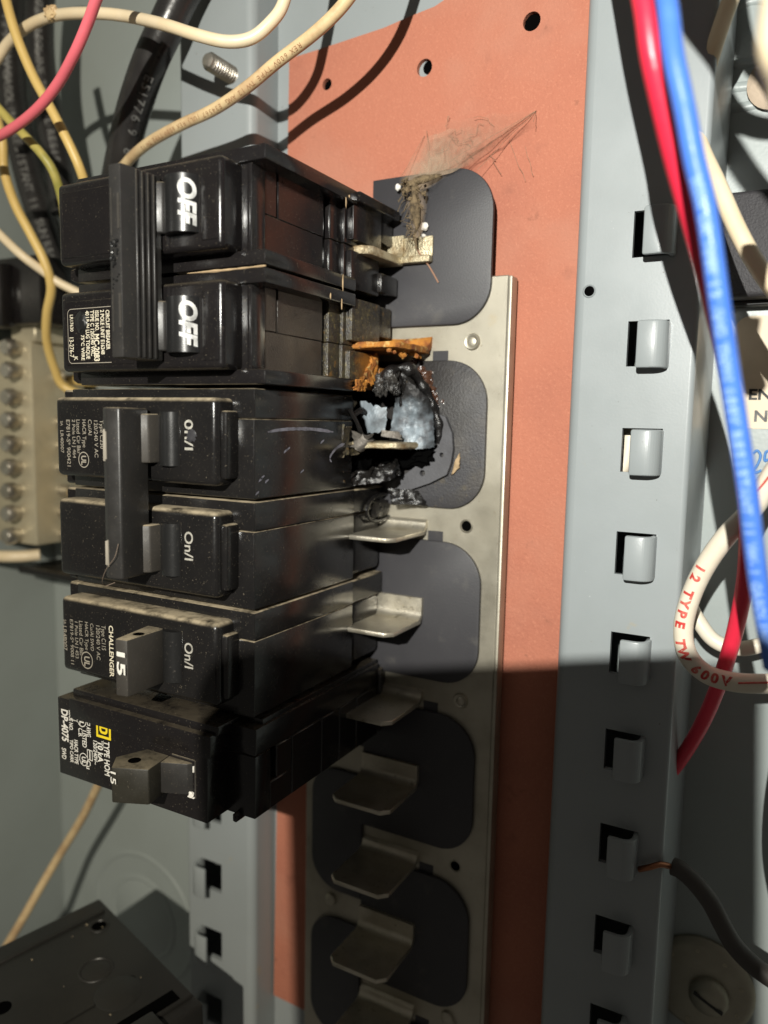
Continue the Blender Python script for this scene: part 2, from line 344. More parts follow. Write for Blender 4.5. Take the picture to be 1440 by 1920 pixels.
# lettering -------------------------------------------------
def text_mesh(s, size, bold=0.0, spacing=1.0, align='LEFT', shear=0.0, res=3):
    cu = bpy.data.curves.new('t', 'FONT'); cu.body = s; cu.size = size; cu.offset = bold; cu.space_character = spacing; cu.align_x = align; cu.shear = shear
    cu.resolution_u = res
    o = bpy.data.objects.new('t', cu); me = bpy.data.meshes.new_from_object(o)
    bpy.data.objects.remove(o); bpy.data.curves.remove(cu); return me
def start_at(path, py):
    d = 0
    for a, c in zip(path, path[1:]):
        d += (c-a).length; q = CM.transposed() @ (c-CAM)
        if 960+FPX*q.y/q.z > py: return d
    return d
def put_text(items, m, parent, name='printed_lettering'):
    """items: (string, origin, size, U, V, bold, sx) -> one print object"""
    bm = bmesh.new()
    for (s, org, size, U, V, bold, sx) in items:
        me = text_mesh(s, size, bold); U = Vector(U); V = Vector(V); org = Vector(org)
        t = bmesh.new(); t.from_mesh(me); bpy.data.meshes.remove(me)
        for v in t.verts: v.co = org+U*(v.co.x*sx)+V*v.co.y
        add_bm(bm, t)
    return obj(name, bm, m, parent)
DN, RT = (0, -1, 0), (1, 0, 0)          # panel writing runs down the picture, letter tops to the right
def disc_ring(bm, c, r0, r1, z, n=28, sx=1.0, sy=1.0):
    for k in range(n):
        a, b2 = 2*math.pi*k/n, 2*math.pi*(k+1)/n
        bm.faces.new([bm.verts.new((c[0]+rr*sx*math.cos(q), c[1]+rr*sy*math.sin(q), z)) for rr, q in ((r0, a), (r1, a), (r1, b2), (r0, b2))])
def wire_text(s, path, start, size, m, parent, r, flip=False, bold=0.0, tilt=0.0, name='printed_marking', adv=1.0):
    """letters laid one by one along a wire, on the side that faces out of the panel"""
    bm = bmesh.new(); L_ = [0]
    for a, c in zip(path, path[1:]): L_.append(L_[-1]+(c-a).length)
    d = start
    for ch in s:
        i = next((k for k in range(len(L_)-1) if L_[k+1] >= d), None)
        if i is None: break
        f = (d-L_[i])/(L_[i+1]-L_[i]); p = path[i].lerp(path[i+1], f)
        tg = (path[i+1]-path[i]).normalized(); view = (CAM-p).normalized(); view = (view+Vector((tilt, 0, 0))).normalized()
        nr = (view-tg*view.dot(tg)).normalized(); up = nr.cross(tg)
        if ch != ' ':
            me = text_mesh(ch, size, bold, align='CENTER'); t = bmesh.new(); t.from_mesh(me); bpy.data.meshes.remove(me)
            rr = r*1.02
            bmesh.ops.subdivide_edges(t, edges=[e for e in t.edges if abs(e.verts[0].co.y-e.verts[1].co.y) > size*.3], cuts=2)
            for v in t.verts:
                a = (v.co.y-size*.35)/rr
                v.co = p+tg*(v.co.x)*(1)+up*(rr*math.sin(a))+nr*(rr*math.cos(a))
            add_bm(bm, t)
        d += size*(0.62 if ch != ' ' else 0.4)*adv
    return obj(name, bm, m, parent)

# ------------------------------------------------------------------ the enclosure
BACK = -1.2
bm = bmesh.new(); box(bm, -9.2, 9, -15, 8, BACK-0.08, BACK)
back = obj('enclosure_back', bm, 'paint_back', kind='structure')
bm = bmesh.new()
box(bm, -9.0, -8.93, -15, 8, BACK+0.003, 5.0)
obj('enclosure_side', bm, 'paint_back', kind='structure')
# knockouts pressed into the back and side
def knockout(parent, c, radii, z, name='knockout'):
    bm = bmesh.new()
    for r in radii: lathe(bm, c, [(r-0.05, z+0.0005), (r-0.03, z+0.018), (r, z+0.022), (r+0.03, z+0.018), (r+0.05, z+0.0005)], n=48)
    return obj(name, bm, 'paint_back', parent)
kc = at(268, 1720, BACK)
knockout(back, (kc.x, kc.y), (0.72, 1.15), BACK)
bm = bmesh.new(); lathe(bm, (kc.x, kc.y), [(0, BACK+0.016), (0.66, BACK+0.016), (0.69, BACK+0.001)], n=48); obj('knockout_disc', bm, 'paint_back', back)
kc2 = at(1405, 60, BACK); knockout(back, (kc2.x, kc2.y), (0.30, 0.52, 0.72), BACK)
kc3 = Vector((-8.9, -9.6, 0.2))
# base pan that carries the bus and the paper
bm = bmesh.new(); box(bm, -3.35, 0.80, -14, 7, -0.34, -0.26)
obj('base_pan', bm, 'paint', kind='structure')
for (px, py, r, dx, dy) in ((796, 127, 0.075, .03, .02), (613, 158, 0.07, 0, 0), (997, 40, 0.10, 0, 0)):
    q = at(px, py, -0.2); hb = bmesh.new(); lathe(hb, (q.x+dx, q.y+dy), [(0, -0.2585), (r, -0.2585), (r, -0.262)], 24); obj('punched_hole', hb, 'void', bpy.data.objects['base_pan'])  # flat dark discs on the solid pan, painting the shade inside the holes
# mounting rails -------------------------------------------------
def rail(name, label, mirror, hook_ys, slot_only=False):
    MX = lambda x: (-2.70-x) if mirror else x
    root = thing(name, label, 'mounting rail', (MX(1.2), -4, 0.23))
    # top sheet with real slot openings, made of strips between the slots
    sx0, sx1 = 1.15, 1.52; T = 0.06; zt = 0.23
    X0, X1 = 0.72, 1.72
    bm = bmesh.new(); ya, yb = -14.0, 7.0
    ys = sorted(hook_ys, reverse=True)
    holes = [(y, y-0.42) for y in ys]                    # slot spans
    def strip(x0, x1, y0, y1):
        a, c = sorted((MX(x0), MX(x1))); box(bm, a, c, y0, y1, zt-T, zt)
    extra = [] if mirror else [(0.745, -0.46, 0.055)]
    strip(X0, sx0, ya, yb); strip(sx1, X1, ya, yb)
    cur = yb
    for (t, b2) in holes:
        strip(sx0, sx1, t, cur); cur = b2
    strip(sx0, sx1, ya, cur)
    bmesh.ops.remove_doubles(bm, verts=bm.verts, dist=1e-5)
    # rounded inner bend, then the wall down to the pan
    R_ = 0.11; prof = [(X0, zt), ]
    for k in range(1, 9):
        a = math.radians(90*k/8); prof.append((X0-R_*math.sin(a), zt-R_+R_*math.cos(a)))
    prof += [(X0-R_, -0.258), (X0-R_+T, -0.258), (X0-R_+T, zt-R_), (X0, zt-T)]
    prism(bm, [(MX(a), c) for a, c in prof], 'y', ya, yb)
    # outer wall down to the back
    R2 = 0.05; prof = [(X1, zt)]
    for k in range(1, 6):
        a = math.radians(90*k/5); prof.append((X1+R2*math.sin(a), zt-R2+R2*math.cos(a)))
    prof += [(X1+R2, BACK), (X1+R2-T, BACK), (X1+R2-T, zt-R2), (X1, zt-T)]
    prism(bm, [(MX(a), c) for a, c in prof], 'y', ya, yb)
    for f in bm.faces: f.smooth = True
    obj('rail_channel', bm, 'paint', root)
    first = None
    for y in ys:
        if first is None:
            bm = bmesh.new()
            # tab: rises from the outer edge of its slot, rolls over and lies towards the middle
            h = 0.21; r = 0.13; t = 0.055; o = [(sx1+0.02, zt-0.05)]
            xo = sx1+0.02
            o += [(xo, zt+h-r)]
            for k in range(1, 9):
                a = math.radians(90*k/8); o.append((xo-r+r*math.cos(a), zt+h-r+r*math.sin(a)))
            o += [(xo-0.265, zt+h), (xo-0.265, zt+h-t)]
            for k in range(8, -1, -1):
                a = math.radians(90*k/8); o.append((xo-r+(r-t)*math.cos(a), zt+h-r+(r-t)*math.sin(a)))
            o += [(xo-t, zt-0.05)]
            prism(bm, [(MX(a), c) for a, c in o], 'y', y-0.44, y-0.01, r=0.022, seg=2)
            first = obj('hook_tab', bm, 'paint', root); y0 = y
        else: shift_copy(first, (random.uniform(-.012, .012), y-y0+random.uniform(-.012, .012), random.uniform(-.015, .015)), root)
    return root
R1 = rail('mounting_rail', 'grey steel rail with hook tabs right of the red paper', False, [0.2175-i for i in range(0, 11)])
R2 = rail('mounting_rail', 'grey steel rail behind the black breakers, two open hook slots at lower left', True, [0.2175-0.02-i for i in range(6, 12)])
bm = bmesh.new(); hc = at(1105, 546, 0.23); lathe(bm, (hc.x, hc.y), [(0, 0.233), (0.05, 0.233), (0.052, 0.2315)], n=20); obj('screw_hole', bm, 'void', R1)
bm = bmesh.new(); lathe(bm, (hc.x, hc.y), [(0.048, 0.2335), (0.056, 0.240), (0.066, 0.2305)], n=20); obj('hole_rim', bm, 'paint', R1)

# red fibre paper, with real holes -------------------------------------------------
def sheet_with_holes(name, outline, holes, z0, z1, m):
    cu = bpy.data.curves.new('c', 'CURVE'); cu.dimensions = '2D'; cu.fill_mode = 'BOTH'; cu.extrude = 0
    def sp(pts):
        s = cu.splines.new('POLY'); s.points.add(len(pts)-1); s.use_cyclic_u = True
        for q, p in zip(s.points, pts): q.co = (p[0], p[1], 0, 1)
    sp(outline)
    for (x, y, r) in holes: sp([(x+r*math.cos(2*math.pi*k/20), y+r*math.sin(2*math.pi*k/20)) for k in range(20)])
    o = bpy.data.objects.new('c', cu); me = bpy.data.meshes.new_from_object(o); bpy.data.objects.remove(o); bpy.data.curves.remove(cu)
    bm = bmesh.new(); bm.from_mesh(me); bpy.data.meshes.remove(me)
    bmesh.ops.remove_doubles(bm, verts=bm.verts, dist=1e-5)
    for v in bm.verts: v.co.z = z1
    res = bmesh.ops.extrude_face_region(bm, geom=list(bm.faces))
    for e in res['geom']:
        if isinstance(e, bmesh.types.BMVert): e.co.z = z0
    bmesh.ops.recalc_face_normals(bm, faces=list(bm.faces))
    return bm
top = []
for (px, py) in ((545, 106), (600, 92), (660, 72), (720, 52), (770, 30), (815, 12), (850, -12), (890, -45)):
    p = at(px, py, -0.2); top.append((p.x, p.y))
out = [(-3.10, top[0][1]-0.02)]+top[1:]+[(0.0, 3.3), (0.585, 3.3), (0.585, -9.9), (-3.285, -9.80)]
hl = []
for (px, py, r) in ((796, 127, 0.093), (613, 158, 0.066), (997, 40, 0.094)):
    p = at(px, py, -0.2); hl.append((p.x, p.y, r))
bm = sheet_with_holes('p', out, hl, -0.255, -0.20, 'paper')
pap = tag(obj('insulating_paper', bm, 'paper'), 'red brown fibre insulating sheet with punched holes behind the bus bar', 'insulating sheet')

# ------------------------------------------------------------------ bus assembly
bus = thing('bus_bar_assembly', 'bare metal bus bar with dark insulator pads and folded stabs down the middle', 'bus bar', (-1.35, -5, 0))
bm = bmesh.new(); box(bm, -2.63, -0.135, -13, -0.22, -0.12, 0.0, 0.012, 1)
obj('bus_plate', bm, 'galv', bus)
bm = bmesh.new(); box(bm, -0.132, -0.085, -13, -0.235, -0.14, 0.035, 0.014, 2)
obj('plate_edge', bm, 'galv', bus)
pads = []
def pad(k, m='pad'):
    yc = 0.10-2*k; xm = -1.76
    bm = bmesh.new()
    rp = rrect(xm, -0.315, yc-0.81, yc+0.81, (0.46, 0, 0, 0.42), 10)        # right half, from its upper right corner round
    lp = rrect(-2.50, xm, yc-1.81, yc-0.19, (0, 0.36, 0.42, 0), 10)         # left half sits one place lower
    # outline: right-half corners, then down the step, round the left half and back
    r_top, r_bot = rp[:11], rp[13:]
    l_top, l_bot = lp[1:12], lp[12:23]
    out = r_top+[(xm, yc+0.81), (xm, yc-0.19)]+l_top+l_bot+[(xm, yc-1.81), (xm, yc-0.81)]+r_bot
    prism(bm, out, 'z', 0.002, 0.055, r=0.012, seg=2)
    return obj('insulator_pad', bm, m, bus)
p_top = pad(0, 'pad'); p_b = pad(1, 'pad_burnt'); p_b['label'] = 'scorched dark insulator pad behind the burnt breaker end'
p2 = pad(2)
for k in range(3, 7): shift_copy(p2, (0, -2*(k-2), 0), bus)
# stabs: fold out from the pads (even) and from the plate (odd)
def stab_bm(y, plate, x0=-1.75, x1=-0.995, zt=0.84, th=0.05):
    bm = bmesh.new(); zb = 0.0 if plate else 0.057
    c = 0.09; up = 0.245
    # blade: outline in x-z, extruded through its thickness
    prism(bm, [(x0, zb+0.05), (x1, zb+0.05), (x1, zt-c), (x1-c, zt), (x0+c, zt), (x0, zt-c)], 'y', y-th, y, r=0.008, seg=1)
    # fold and root lying flat
    n = 6; R_ = 0.09; pr = [(y+R_, zb+0.04)]
    pr = [(y+up, zb), (y+up, zb+0.045)] if not plate else [(y+0.12, zb), (y+0.12, zb+0.012)]
    for k in range(n+1):
        a = math.radians(90*k/n); pr.append((y+R_-R_*math.sin(a), zb+0.045+R_-R_*math.cos(a)))
    pr += [(y-th, zb+0.045+R_)]
    for k in range(n, -1, -1):
        a = math.radians(90*k/n); pr.append((y+R_-(R_+th)*math.sin(a), max(zb+0.0, zb+0.045+R_-(R_+th)*math.cos(a))))
    prism(bm, pr, 'x', x0+0.002, x1-0.002)
    return bm
even = odd = None
for k in range(3, 12):
    if k % 2 == 0:
        if even is None: even = (k, obj('stab', stab_bm(-k, False), 'tin', bus))
        else: shift_copy(even[1], (0, -(k-even[0]), 0), bus)
    else:
        if odd is None: odd = (k, obj('stab', stab_bm(-k+0.02, True), 'tin', bus))
        else: shift_copy(odd[1], (0, -(k-odd[0]), 0), bus)
obj('stab', stab_bm(0.02, False, x1=-1.33, zt=0.86, th=0.085), 'tin_cor', bus, 'corroded white stained stab at the top')
bm = bmesh.new(); box(bm, -1.345, -0.985, 0.02, 0.24, 0.057, 0.085, 0.012, 2); box(bm, -1.36, -0.985, -0.045, 0.03, 0.057, 0.16, 0.02, 2)
obj('stab_root', bm, 'tin_cor', bus, 'stained bright root of the top stab')
sbm = stab_bm(-0.955, True, zt=0.86, th=0.06)
bmesh.ops.subdivide_edges(sbm, edges=[e for e in sbm.edges if e.calc_length() > .12], cuts=6, use_grid_fill=True)
for v in sbm.verts: v.co += Vector((mnoise.noise(v.co*6), mnoise.noise(v.co*8+Vector((3, 0, 0)))*.9, mnoise.noise(v.co*7+Vector((0, 5, 0)))))*0.018
sb = obj('stab', sbm, 'rust', bus, 'stab crusted with orange corrosion')
bm = bmesh.new()
for i in range(26):
    u = random.random(); blob(bm, (-1.02+random.uniform(-.06, .02)-u*0.08, -1.02+random.uniform(-.05, .04), 0.12+0.70*u), [random.uniform(.016, .042)]*3, 2, 0.5, 2.5, i)
obj('corrosion_crust', bm, 'rust', sb)
# notches beside the plate stabs, rivets, holes
rv = sc = None
for k in range(0, 6):
    y = -0.8967-2*k
    bm = bmesh.new(); box(bm, -0.985, -0.80, y-0.30, y-0.085, 0.001, 0.004)
    obj('plate_notch', bm, 'pad', bus)
    if k % 2 == 0:
        bm = bmesh.new(); lathe(bm, (-0.52, y), [(0.0, 0.028), (0.035, 0.030), (0.05, 0.022), (0.058, 0.030), (0.078, 0.034), (0.092, 0.0)], 28)
        obj('rivet', bm, 'galv', bus)
    else:
        bm = bmesh.new(); lathe(bm, (-0.52, y), [(0.0, 0.002), (0.062, 0.003)], 24); obj('screw_hole', bm, 'void', bus)
        bm = bmesh.new(); lathe(bm, (-0.52, y), [(0.058, 0.003), (0.066, 0.014), (0.080, 0.0005)], 24); obj('hole_rim', bm, 'galv', bus)
for (px, py) in ((620, 1686), (838, 1908)):
    c = at(px, py, 0.02); bm = bmesh.new(); lathe(bm, (c.x, c.y), [(0, 0.07), (0.04, 0.065), (0.075, 0.04), (0.085, 0)], 20); obj('rivet', bm, 'galv', bus)

# ------------------------------------------------------------------ breakers
def atx(px, py, X):
    d = CM @ Vector(((px-720)/FPX, -(py-960)/FPX, -1)); return CAM + d*((X-CAM.x)/d.x)
def aty(px, py, Y):
    d = CM @ Vector(((px-720)/FPX, -(py-960)/FPX, -1)); return CAM + d*((Y-CAM.y)/d.y)
_w = {}
def natural(s):
    if s not in _w:
        me = text_mesh(s, 1.0); xs = [v.co.x for v in me.vertices]; _w[s] = (max(xs)-min(xs)) if xs else 1; bpy.data.meshes.remove(me)
    return _w[s]
def line(s, x0, x1, y0, y1, z, bold=0.0):
    """a line of sideways writing that runs from y0 to y1, letters between x0 (feet) and x1 (tops), on the plane at z"""
    a = at(x0, y0, z); c = at(x0, y1, z); t = at(x1, y0, z)
    size = (t.x-a.x)/0.72; L_ = a.y-c.y
    return (s, a, size, DN, RT, bold*size, L_/(natural(s)*size))
NZ = 2.69
# --- Challenger pattern pole -------------------------------------------------
def c_pole(root, y0, burnt=False, wide=True, dm='black_dusty'):
    X1 = -1.52; y1 = y0-0.975
    zb = 0.80 if burnt else 0.74
    for (a, c, dx) in ((y0-0.003, y0-0.262, 0.0), (y0-0.268, y1, -0.004)):
        bm = bmesh.new(); box(bm, -3.84, X1+dx, c, a, zb, 2.46, 0.014, 2)
        if not burnt:
            if c > y1: box(bm, -3.5, X1-0.012, c, a, 0.07, zb+0.012, 0.014, 1)
            else:
                box(bm, -3.5, X1-0.035, c+0.02, a+0.0, 0.09, zb+0.01, 0.06, 2)
        else: box(bm, -3.5, -1.95, c, a, 0.09, zb+0.012, 0.02, 1)
        obj('case_half', bm, dm, root)
    bm = bmesh.new()
    for (a, c) in ((y0-0.01, y0-0.17), (y1+0.16, y1+0.01)): box(bm, -4.02, -3.80, c, a, 2.20, 2.42, 0.02, 1)
    obj('end_tab', bm, dm, root)
    # raised nose with rolled edges
    bm = bmesh.new(); box(bm, -3.82, -1.76, y0-0.86, y0-0.09, 2.38, NZ, 0.055, 4)
    box(bm, -1.80, -1.70, y0-0.80, y0-0.20, 2.40, 2.62, 0.03, 2)
    obj('nose', bm, dm, root)
    # pocket and rocker drum the handle turns on
    bm = bmesh.new(); cyl(bm, (-2.30, NZ-0.06), 'y', 0.125, y0-0.70, y0-0.22, 24)
    obj('rocker_drum', bm, 'rocker', root)
    bm = bmesh.new(); box(bm, -2.175, -2.165, y0-0.71, y0-0.21, NZ-0.02, NZ+0.004, 0.001, 1); box(bm, -1.74, -1.733, y0-0.60, y0-0.25, 2.47, 2.60)
    obj('moulded_edge', bm, dm, root)
    # shadow-gap seam plates on the end face
    return y1
def neck(root, ya, yb, x0=-2.60, x1=-2.42, m='handle_grey', z=2.90):
    bm = bmesh.new(); prism(bm, [(x1, 2.64), (x1-0.02, z-0.10), (x0+.02, z), (x0, 2.64)], 'y', yb, ya, r=0.015, seg=2)
    return obj('handle_neck', bm, m, root)
# ===== C: single pole, fifth down =====
bC = thing('circuit_breaker', 'single black breaker with dusty top edge and lone handle marked 15, two from the bottom', 'circuit breaker', (-2.6, -4, 0.1), 'circuit breakers in the left stack')
c_pole(bC, -3.50)
bm = bmesh.new(); prism(bm, [(-2.40, 2.66), (-2.39, 3.14), (-2.52, 3.16), (-2.62, 2.66)], 'y', -4.24, -3.72, r=0.018, seg=2)
hC = obj('handle', bm, 'handle_grey', bC)
bm = bmesh.new(); lathe(bm, (0, 0), [(0, 0), (0.045, 0.0), (0.05, 0.002)], 18)
bmesh.ops.rotate(bm, verts=bm.verts, cent=(0, 0, 0), matrix=Matrix.Rotation(math.radians(-90), 3, 'X')); bmesh.ops.translate(bm, verts=bm.verts, vec=(-2.45, -3.717, 2.95))
obj('pin_hole', bm, 'void', hC)
put_text([line('15', 219, 234, 1212, 1252, 3.165, 0.03)], 'ink_white', hC)
Z = NZ+0.0035
put_text([line('CHALLENGER', 204, 212, 1172, 1267, Z, .02)], 'ink_cream', bC)
put_text([line('Type C115', 190, 198, 1172, 1218, Z), line('120/240 V AC', 180, 187, 1170, 1234, Z), line('Cu/Al SWD', 169, 175, 1168, 1219, Z),
          line('HACR Type', 159, 165, 1165, 1217, Z), line('Listed Cir Bkr', 148, 155, 1163, 1229, Z), line('1 Pole LN J 453', 140, 146, 1163, 1231, Z),
          line('E7819-S* 9008 11', 131, 137, 1160, 1243, Z), line('LR48007', 118, 125, 1172, 1217, Z), line('SA', 119, 124, 1161, 1169, Z)], 'ink_dim', bC)
put_text([line('On/I', 346, 362, 1203, 1250, Z, .012)], 'ink_print', bC)
def ul_mark(root, px, py, rx, ry, m):
    bm = bmesh.new(); c = at(px, py, Z); e = at(px+rx, py, Z); f = at(px, py+ry, Z)
    a, b2 = e.x-c.x, c.y-f.y
    for k in range(30):
        q, q2 = 2*math.pi*k/30, 2*math.pi*(k+1)/30
        bm.faces.new([bm.verts.new((c.x+a*s*math.cos(u), c.y+b2*s*math.sin(u), Z)) for s, u in ((0.88, q), (1.0, q), (1.0, q2), (0.88, q2))])
    obj('mark_ring', bm, m, root)
    put_text([line('UL', px-rx*.45, px+rx*.45, py-ry*.55, py+ry*.55, Z, .03)], m, root)
ul_mark(bC, 163, 1238, 11, 16, 'ink_dim')
# ===== B: two pole, burnt =====
bB = thing('circuit_breaker', 'black two pole breaker in the middle with its upper inner end burnt away', 'circuit breaker', (-2.6, -2.5, 0.1), 'circuit breakers in the left stack')
c_pole(bB, -1.50, burnt=True); c_pole(bB, -2.50)
for y in (-1.50, -2.50): neck(bB, y-0.24, y-0.68)
bm = bmesh.new(); prism(bm, [(-2.50, 2.74), (-2.47, 3.10), (-2.60, 3.13), (-2.68, 3.10), (-2.70, 2.76)], 'y', -3.20, -1.69, r=0.022, seg=3)
tb = obj('handle_tie', bm, 'handle', bB)
bm = bmesh.new()
for (ya, yb) in ((-1.88, -2.16), (-2.86, -3.08)):
    box(bm, -2.655, -2.63, yb, ya, 3.10, 3.127, 0.006, 1)
    box(bm, -2.615, -2.605, (ya+yb)/2-.12, (ya+yb)/2+.12, 3.125, 3.134)
obj('handle_tip', bm, 'ink_dim', tb)
put_text([line('0n/I', 346, 362, 786, 842, Z, .012), line('On/I', 346, 362, 995, 1048, Z, .012)], 'ink_print', bB)
put_text([line('Type C230', 187, 194, 787, 841, Z), line('120/240 V AC', 176, 183, 786, 855, Z), line('Cu/Al', 165, 172, 786, 815, Z),
          line('HACR Type', 154, 161, 786, 838, Z), line('Listed Cir Bkr', 143, 150, 786, 850, Z), line('2 Pole LN J 464', 135, 141, 786, 858, Z),
          line('E7819-S* 900421', 124, 131, 786, 873, Z), line('LR40007', 113, 119, 806, 848, Z), line('SA', 113, 118, 789, 798, Z)], 'ink_dim', bB)
ul_mark(bB, 157, 862, 10, 15, 'ink_dim')
c0 = at(355, 806, Z+.003); bm = bmesh.new(); blob(bm, (c0.x+.02, c0.y-.05, Z), (0.055, 0.05, 0.008), 3, 0.6, 3, 4)
obj('soot_speck', bm, 'pad', bB)
# pale smears on the sooted end face
def smear(pts, w, X, root, m='scuff'):
    bm = bmesh.new(); P = [atx(px, py, X) for px, py in pts]; P = spline(P, 6); prev = None
    for i, p in enumerate(P):
        ww = w*(0.55+0.6*abs(mnoise.noise(p*8)))*min(1, 0.35+i/3, 0.35+(len(P)-1-i)/3)
        cur = (bm.verts.new((X, p.y+ww, p.z)), bm.verts.new((X, p.y-ww, p.z)))
        if prev: bm.faces.new((prev[0], cur[0], cur[1], prev[1]))
        prev = cur
    obj('pale_smear', bm, m, root)
XS = -1.5215
smear([(502, 810), (525, 806), (555, 804), (590, 805), (625, 810)], 0.022, XS, bB)
smear([(618, 860), (624, 848), (634, 838), (646, 832)], 0.026, XS, bB)
smear([(620, 850), (618, 860), (622, 866)], 0.02, XS, bB)
for (px, py) in ((535, 846), (540, 842), (488, 900), (500, 902), (492, 895), (604, 828), (566, 884), (482, 925)):
    smear([(px-3, py+3), (px, py), (px+4, py-3)], 0.016, XS, bB)
# ===== A: top two pole =====
def a_pole(root, y0, sooty=False):
    bot = 'black_soot' if sooty else 'black'
    y1 = y0-0.975
    bm = bmesh.new(); box(bm, -3.70, -1.60, y0-0.93, y0-0.05, 0.84, 2.43, 0.012, 2)
    box(bm, -1.62, -1.565, y0-0.87, y0-0.11, 2.25, 2.44, 0.012, 2)
    obj('case', bm, 'black', root)
    bm = bmesh.new()
    for (a, c) in ((y0, y0-0.125), (y1+0.125, y1)):
        box(bm, -3.70, -1.40, c, a, 0.98, 2.47, 0.012, 2)
    box(bm, -3.70, -1.36, y0-0.10, y0-0.004, 0.14, 0.99, 0.01, 1) if not sooty else None
    obj('case_flange', bm, 'black', root)
    # end face: two stepped panels with a groove before the rear block
    bm = bmesh.new(); box(bm, -1.62, -1.578, y0-0.86, y0-0.50, 1.33, 2.26, 0.006, 1); box(bm, -1.62, -1.572, y0-0.50, y0-0.12, 1.33, 2.06, 0.006, 1); box(bm, -1.62, -1.580, y0-0.495, y0-0.12, 2.075, 2.26, 0.006, 1)
    obj('end_panel', bm, 'black' if not sooty else 'black_soot2', root)
    bm = bmesh.new()
    box(bm, -1.62, -1.535, y0-0.50, y0-0.11, 1.03, 1.27, 0.012, 2); box(bm, -1.62, -1.54, y0-0.87, y0-0.506, 1.03, 1.27, 0.012, 2)
    box(bm, -1.62, -1.50, y0-0.50, y0-0.11, 0.80, 1.06, 0.012, 2); box(bm, -1.62, -1.505, y0-0.87, y0-0.506, 0.80, 1.06, 0.012, 2)
    obj('end_step', bm, bot, root)
    # rear jaws either side of the stab
    bm = bmesh.new()
    box(bm, -3.5, -1.43, y0-0.46, y0-0.03, 0.42, 1.0, 0.014, 2); box(bm, -3.5, -1.45, y0-0.94, y0-0.56, 0.42, 1.0, 0.014, 2)
    box(bm, -3.5, -1.47, y0-0.36, y0-0.03, 0.09, 0.46, 0.014, 2); box(bm, -3.5, -1.40, y0-0.90, y0-0.70, 0.09, 0.46, 0.014, 2)
    box(bm, -3.5, -1.75, y0-0.9, y0-0.05, 0.09, 0.9)
    obj('rear_jaw', bm, bot, root)
    bm = bmesh.new()
    for (a, c) in ((y0-0.03, y0-0.20), (y1+0.19, y1+0.02)): prism(bm, [(-3.68, a), (-3.90, a-0.05), (-3.90, c+0.03), (-3.84, c), (-3.68, c)], 'z', 2.18, 2.40, r=0.012, seg=1)
    obj('end_tab', bm, 'black', root)
    # nose: the part left of the handle and the part right of it stand with the rocker pocket between
    bm = bmesh.new(); box(bm, -3.70, -1.68, y0-0.86, y0-0.11, 2.38, NZ, 0.05, 4)
    obj('nose', bm, 'black', root)
    bm = bmesh.new(); box(bm, -3.62, -2.72, y0-0.80, y0-0.20, NZ-0.02, NZ+0.008, 0.006, 1); obj('nose_panel', bm, 'black', root)
    bm = bmesh.new(); box(bm, -1.90, -1.715, y0-0.79, y0-0.20, NZ-0.05, NZ+0.010, 0.012, 2); obj('nose_panel', bm, 'black', root)
    # drum with the printed word
    cx, cz, R_ = -2.11, NZ-0.055, 0.19
    bm = bmesh.new(); cyl(bm, (cx, cz), 'y', R_, y0-0.72, y0-0.25, 32); dr = obj('rocker_drum', bm, 'rocker', root)
    bm = bmesh.new()
    me = text_mesh('OFF', 0.205, 0.008, shear=0.2, res=6); t = bmesh.new(); t.from_mesh(me); bpy.data.meshes.remove(me)
    bmesh.ops.subdivide_edges(t, edges=[e for e in t.edges if abs(e.verts[0].co.y-e.verts[1].co.y) > 0.05], cuts=3)
    wx = max(v.co.x for v in t.verts)
    for v in t.verts:
        a = math.radians(46)-(v.co.y-0.075)/R_
        v.co = Vector((cx+(R_+.003)*math.cos(a), y0-0.275-v.co.x*(0.40/wx), cz+(R_+.003)*math.sin(a)))
    add_bm(bm, t); obj('printed_lettering', bm, 'ink_worn', dr)
    return y1
M['black_soot2'] = mat('black_phenolic_spattered', (0.022, 0.018, 0.015), 0.36, var=0.8, vscale=110, var_col=(0.045, 0.036, 0.026), bump=0.3, bscale=1800, rvar=0.1,
                       spots=[(420, 0.64, 0.70, (0.008, 0.007, 0.006), 0.9)])
bA = thing('circuit_breaker', 'uppermost black two pole breaker with OFF showing on both drums and a ribbed handle tie', 'circuit breaker', (-2.6, -0.5, 0.1), 'circuit breakers in the left stack')
a_pole(bA, 0.51); a_pole(bA, -0.49, True)
for y in (0.51, -0.49): neck(bA, y-0.27, y-0.70, -2.46, -2.27, 'handle', 2.84)
bm = bmesh.new(); prism(bm, [(-2.33, 2.72), (-2.365, 3.14), (-2.50, 3.14), (-2.58, 2.72)], 'y', -1.275, 0.29, r=0.012, seg=2)
for z in (2.80, 2.86, 2.92, 2.98):
    x = -2.33-(z-2.72)*0.083; box(bm, x-0.01, x+0.012, -1.262, 0.277, z-0.012, z+0.012, 0.005, 1)
tA = obj('handle_tie', bm, 'handle', bA)
bm = bmesh.new()
for (ya, yb) in ((0.10, -0.28), (-0.72, -1.06)):
    box(bm, -2.475, -2.465, yb, ya, 3.137, 3.146)
    box(bm, -2.40, -2.375, (ya+yb)/2-.14, (ya+yb)/2+.14, 3.137, 3.147)
obj('handle_tip', bm, 'handle_grey', tA)
bm = bmesh.new()
for i in range(34): blob(bm, (-2.43+random.uniform(-.05, .04), -0.52+random.uniform(-.24, .2), 3.145), [random.uniform(.006, .02)]*3, 1, 0.4, 3, i)
obj('melted_bumps', bm, 'rocker', tA)
Za = NZ+0.0035+0.0085
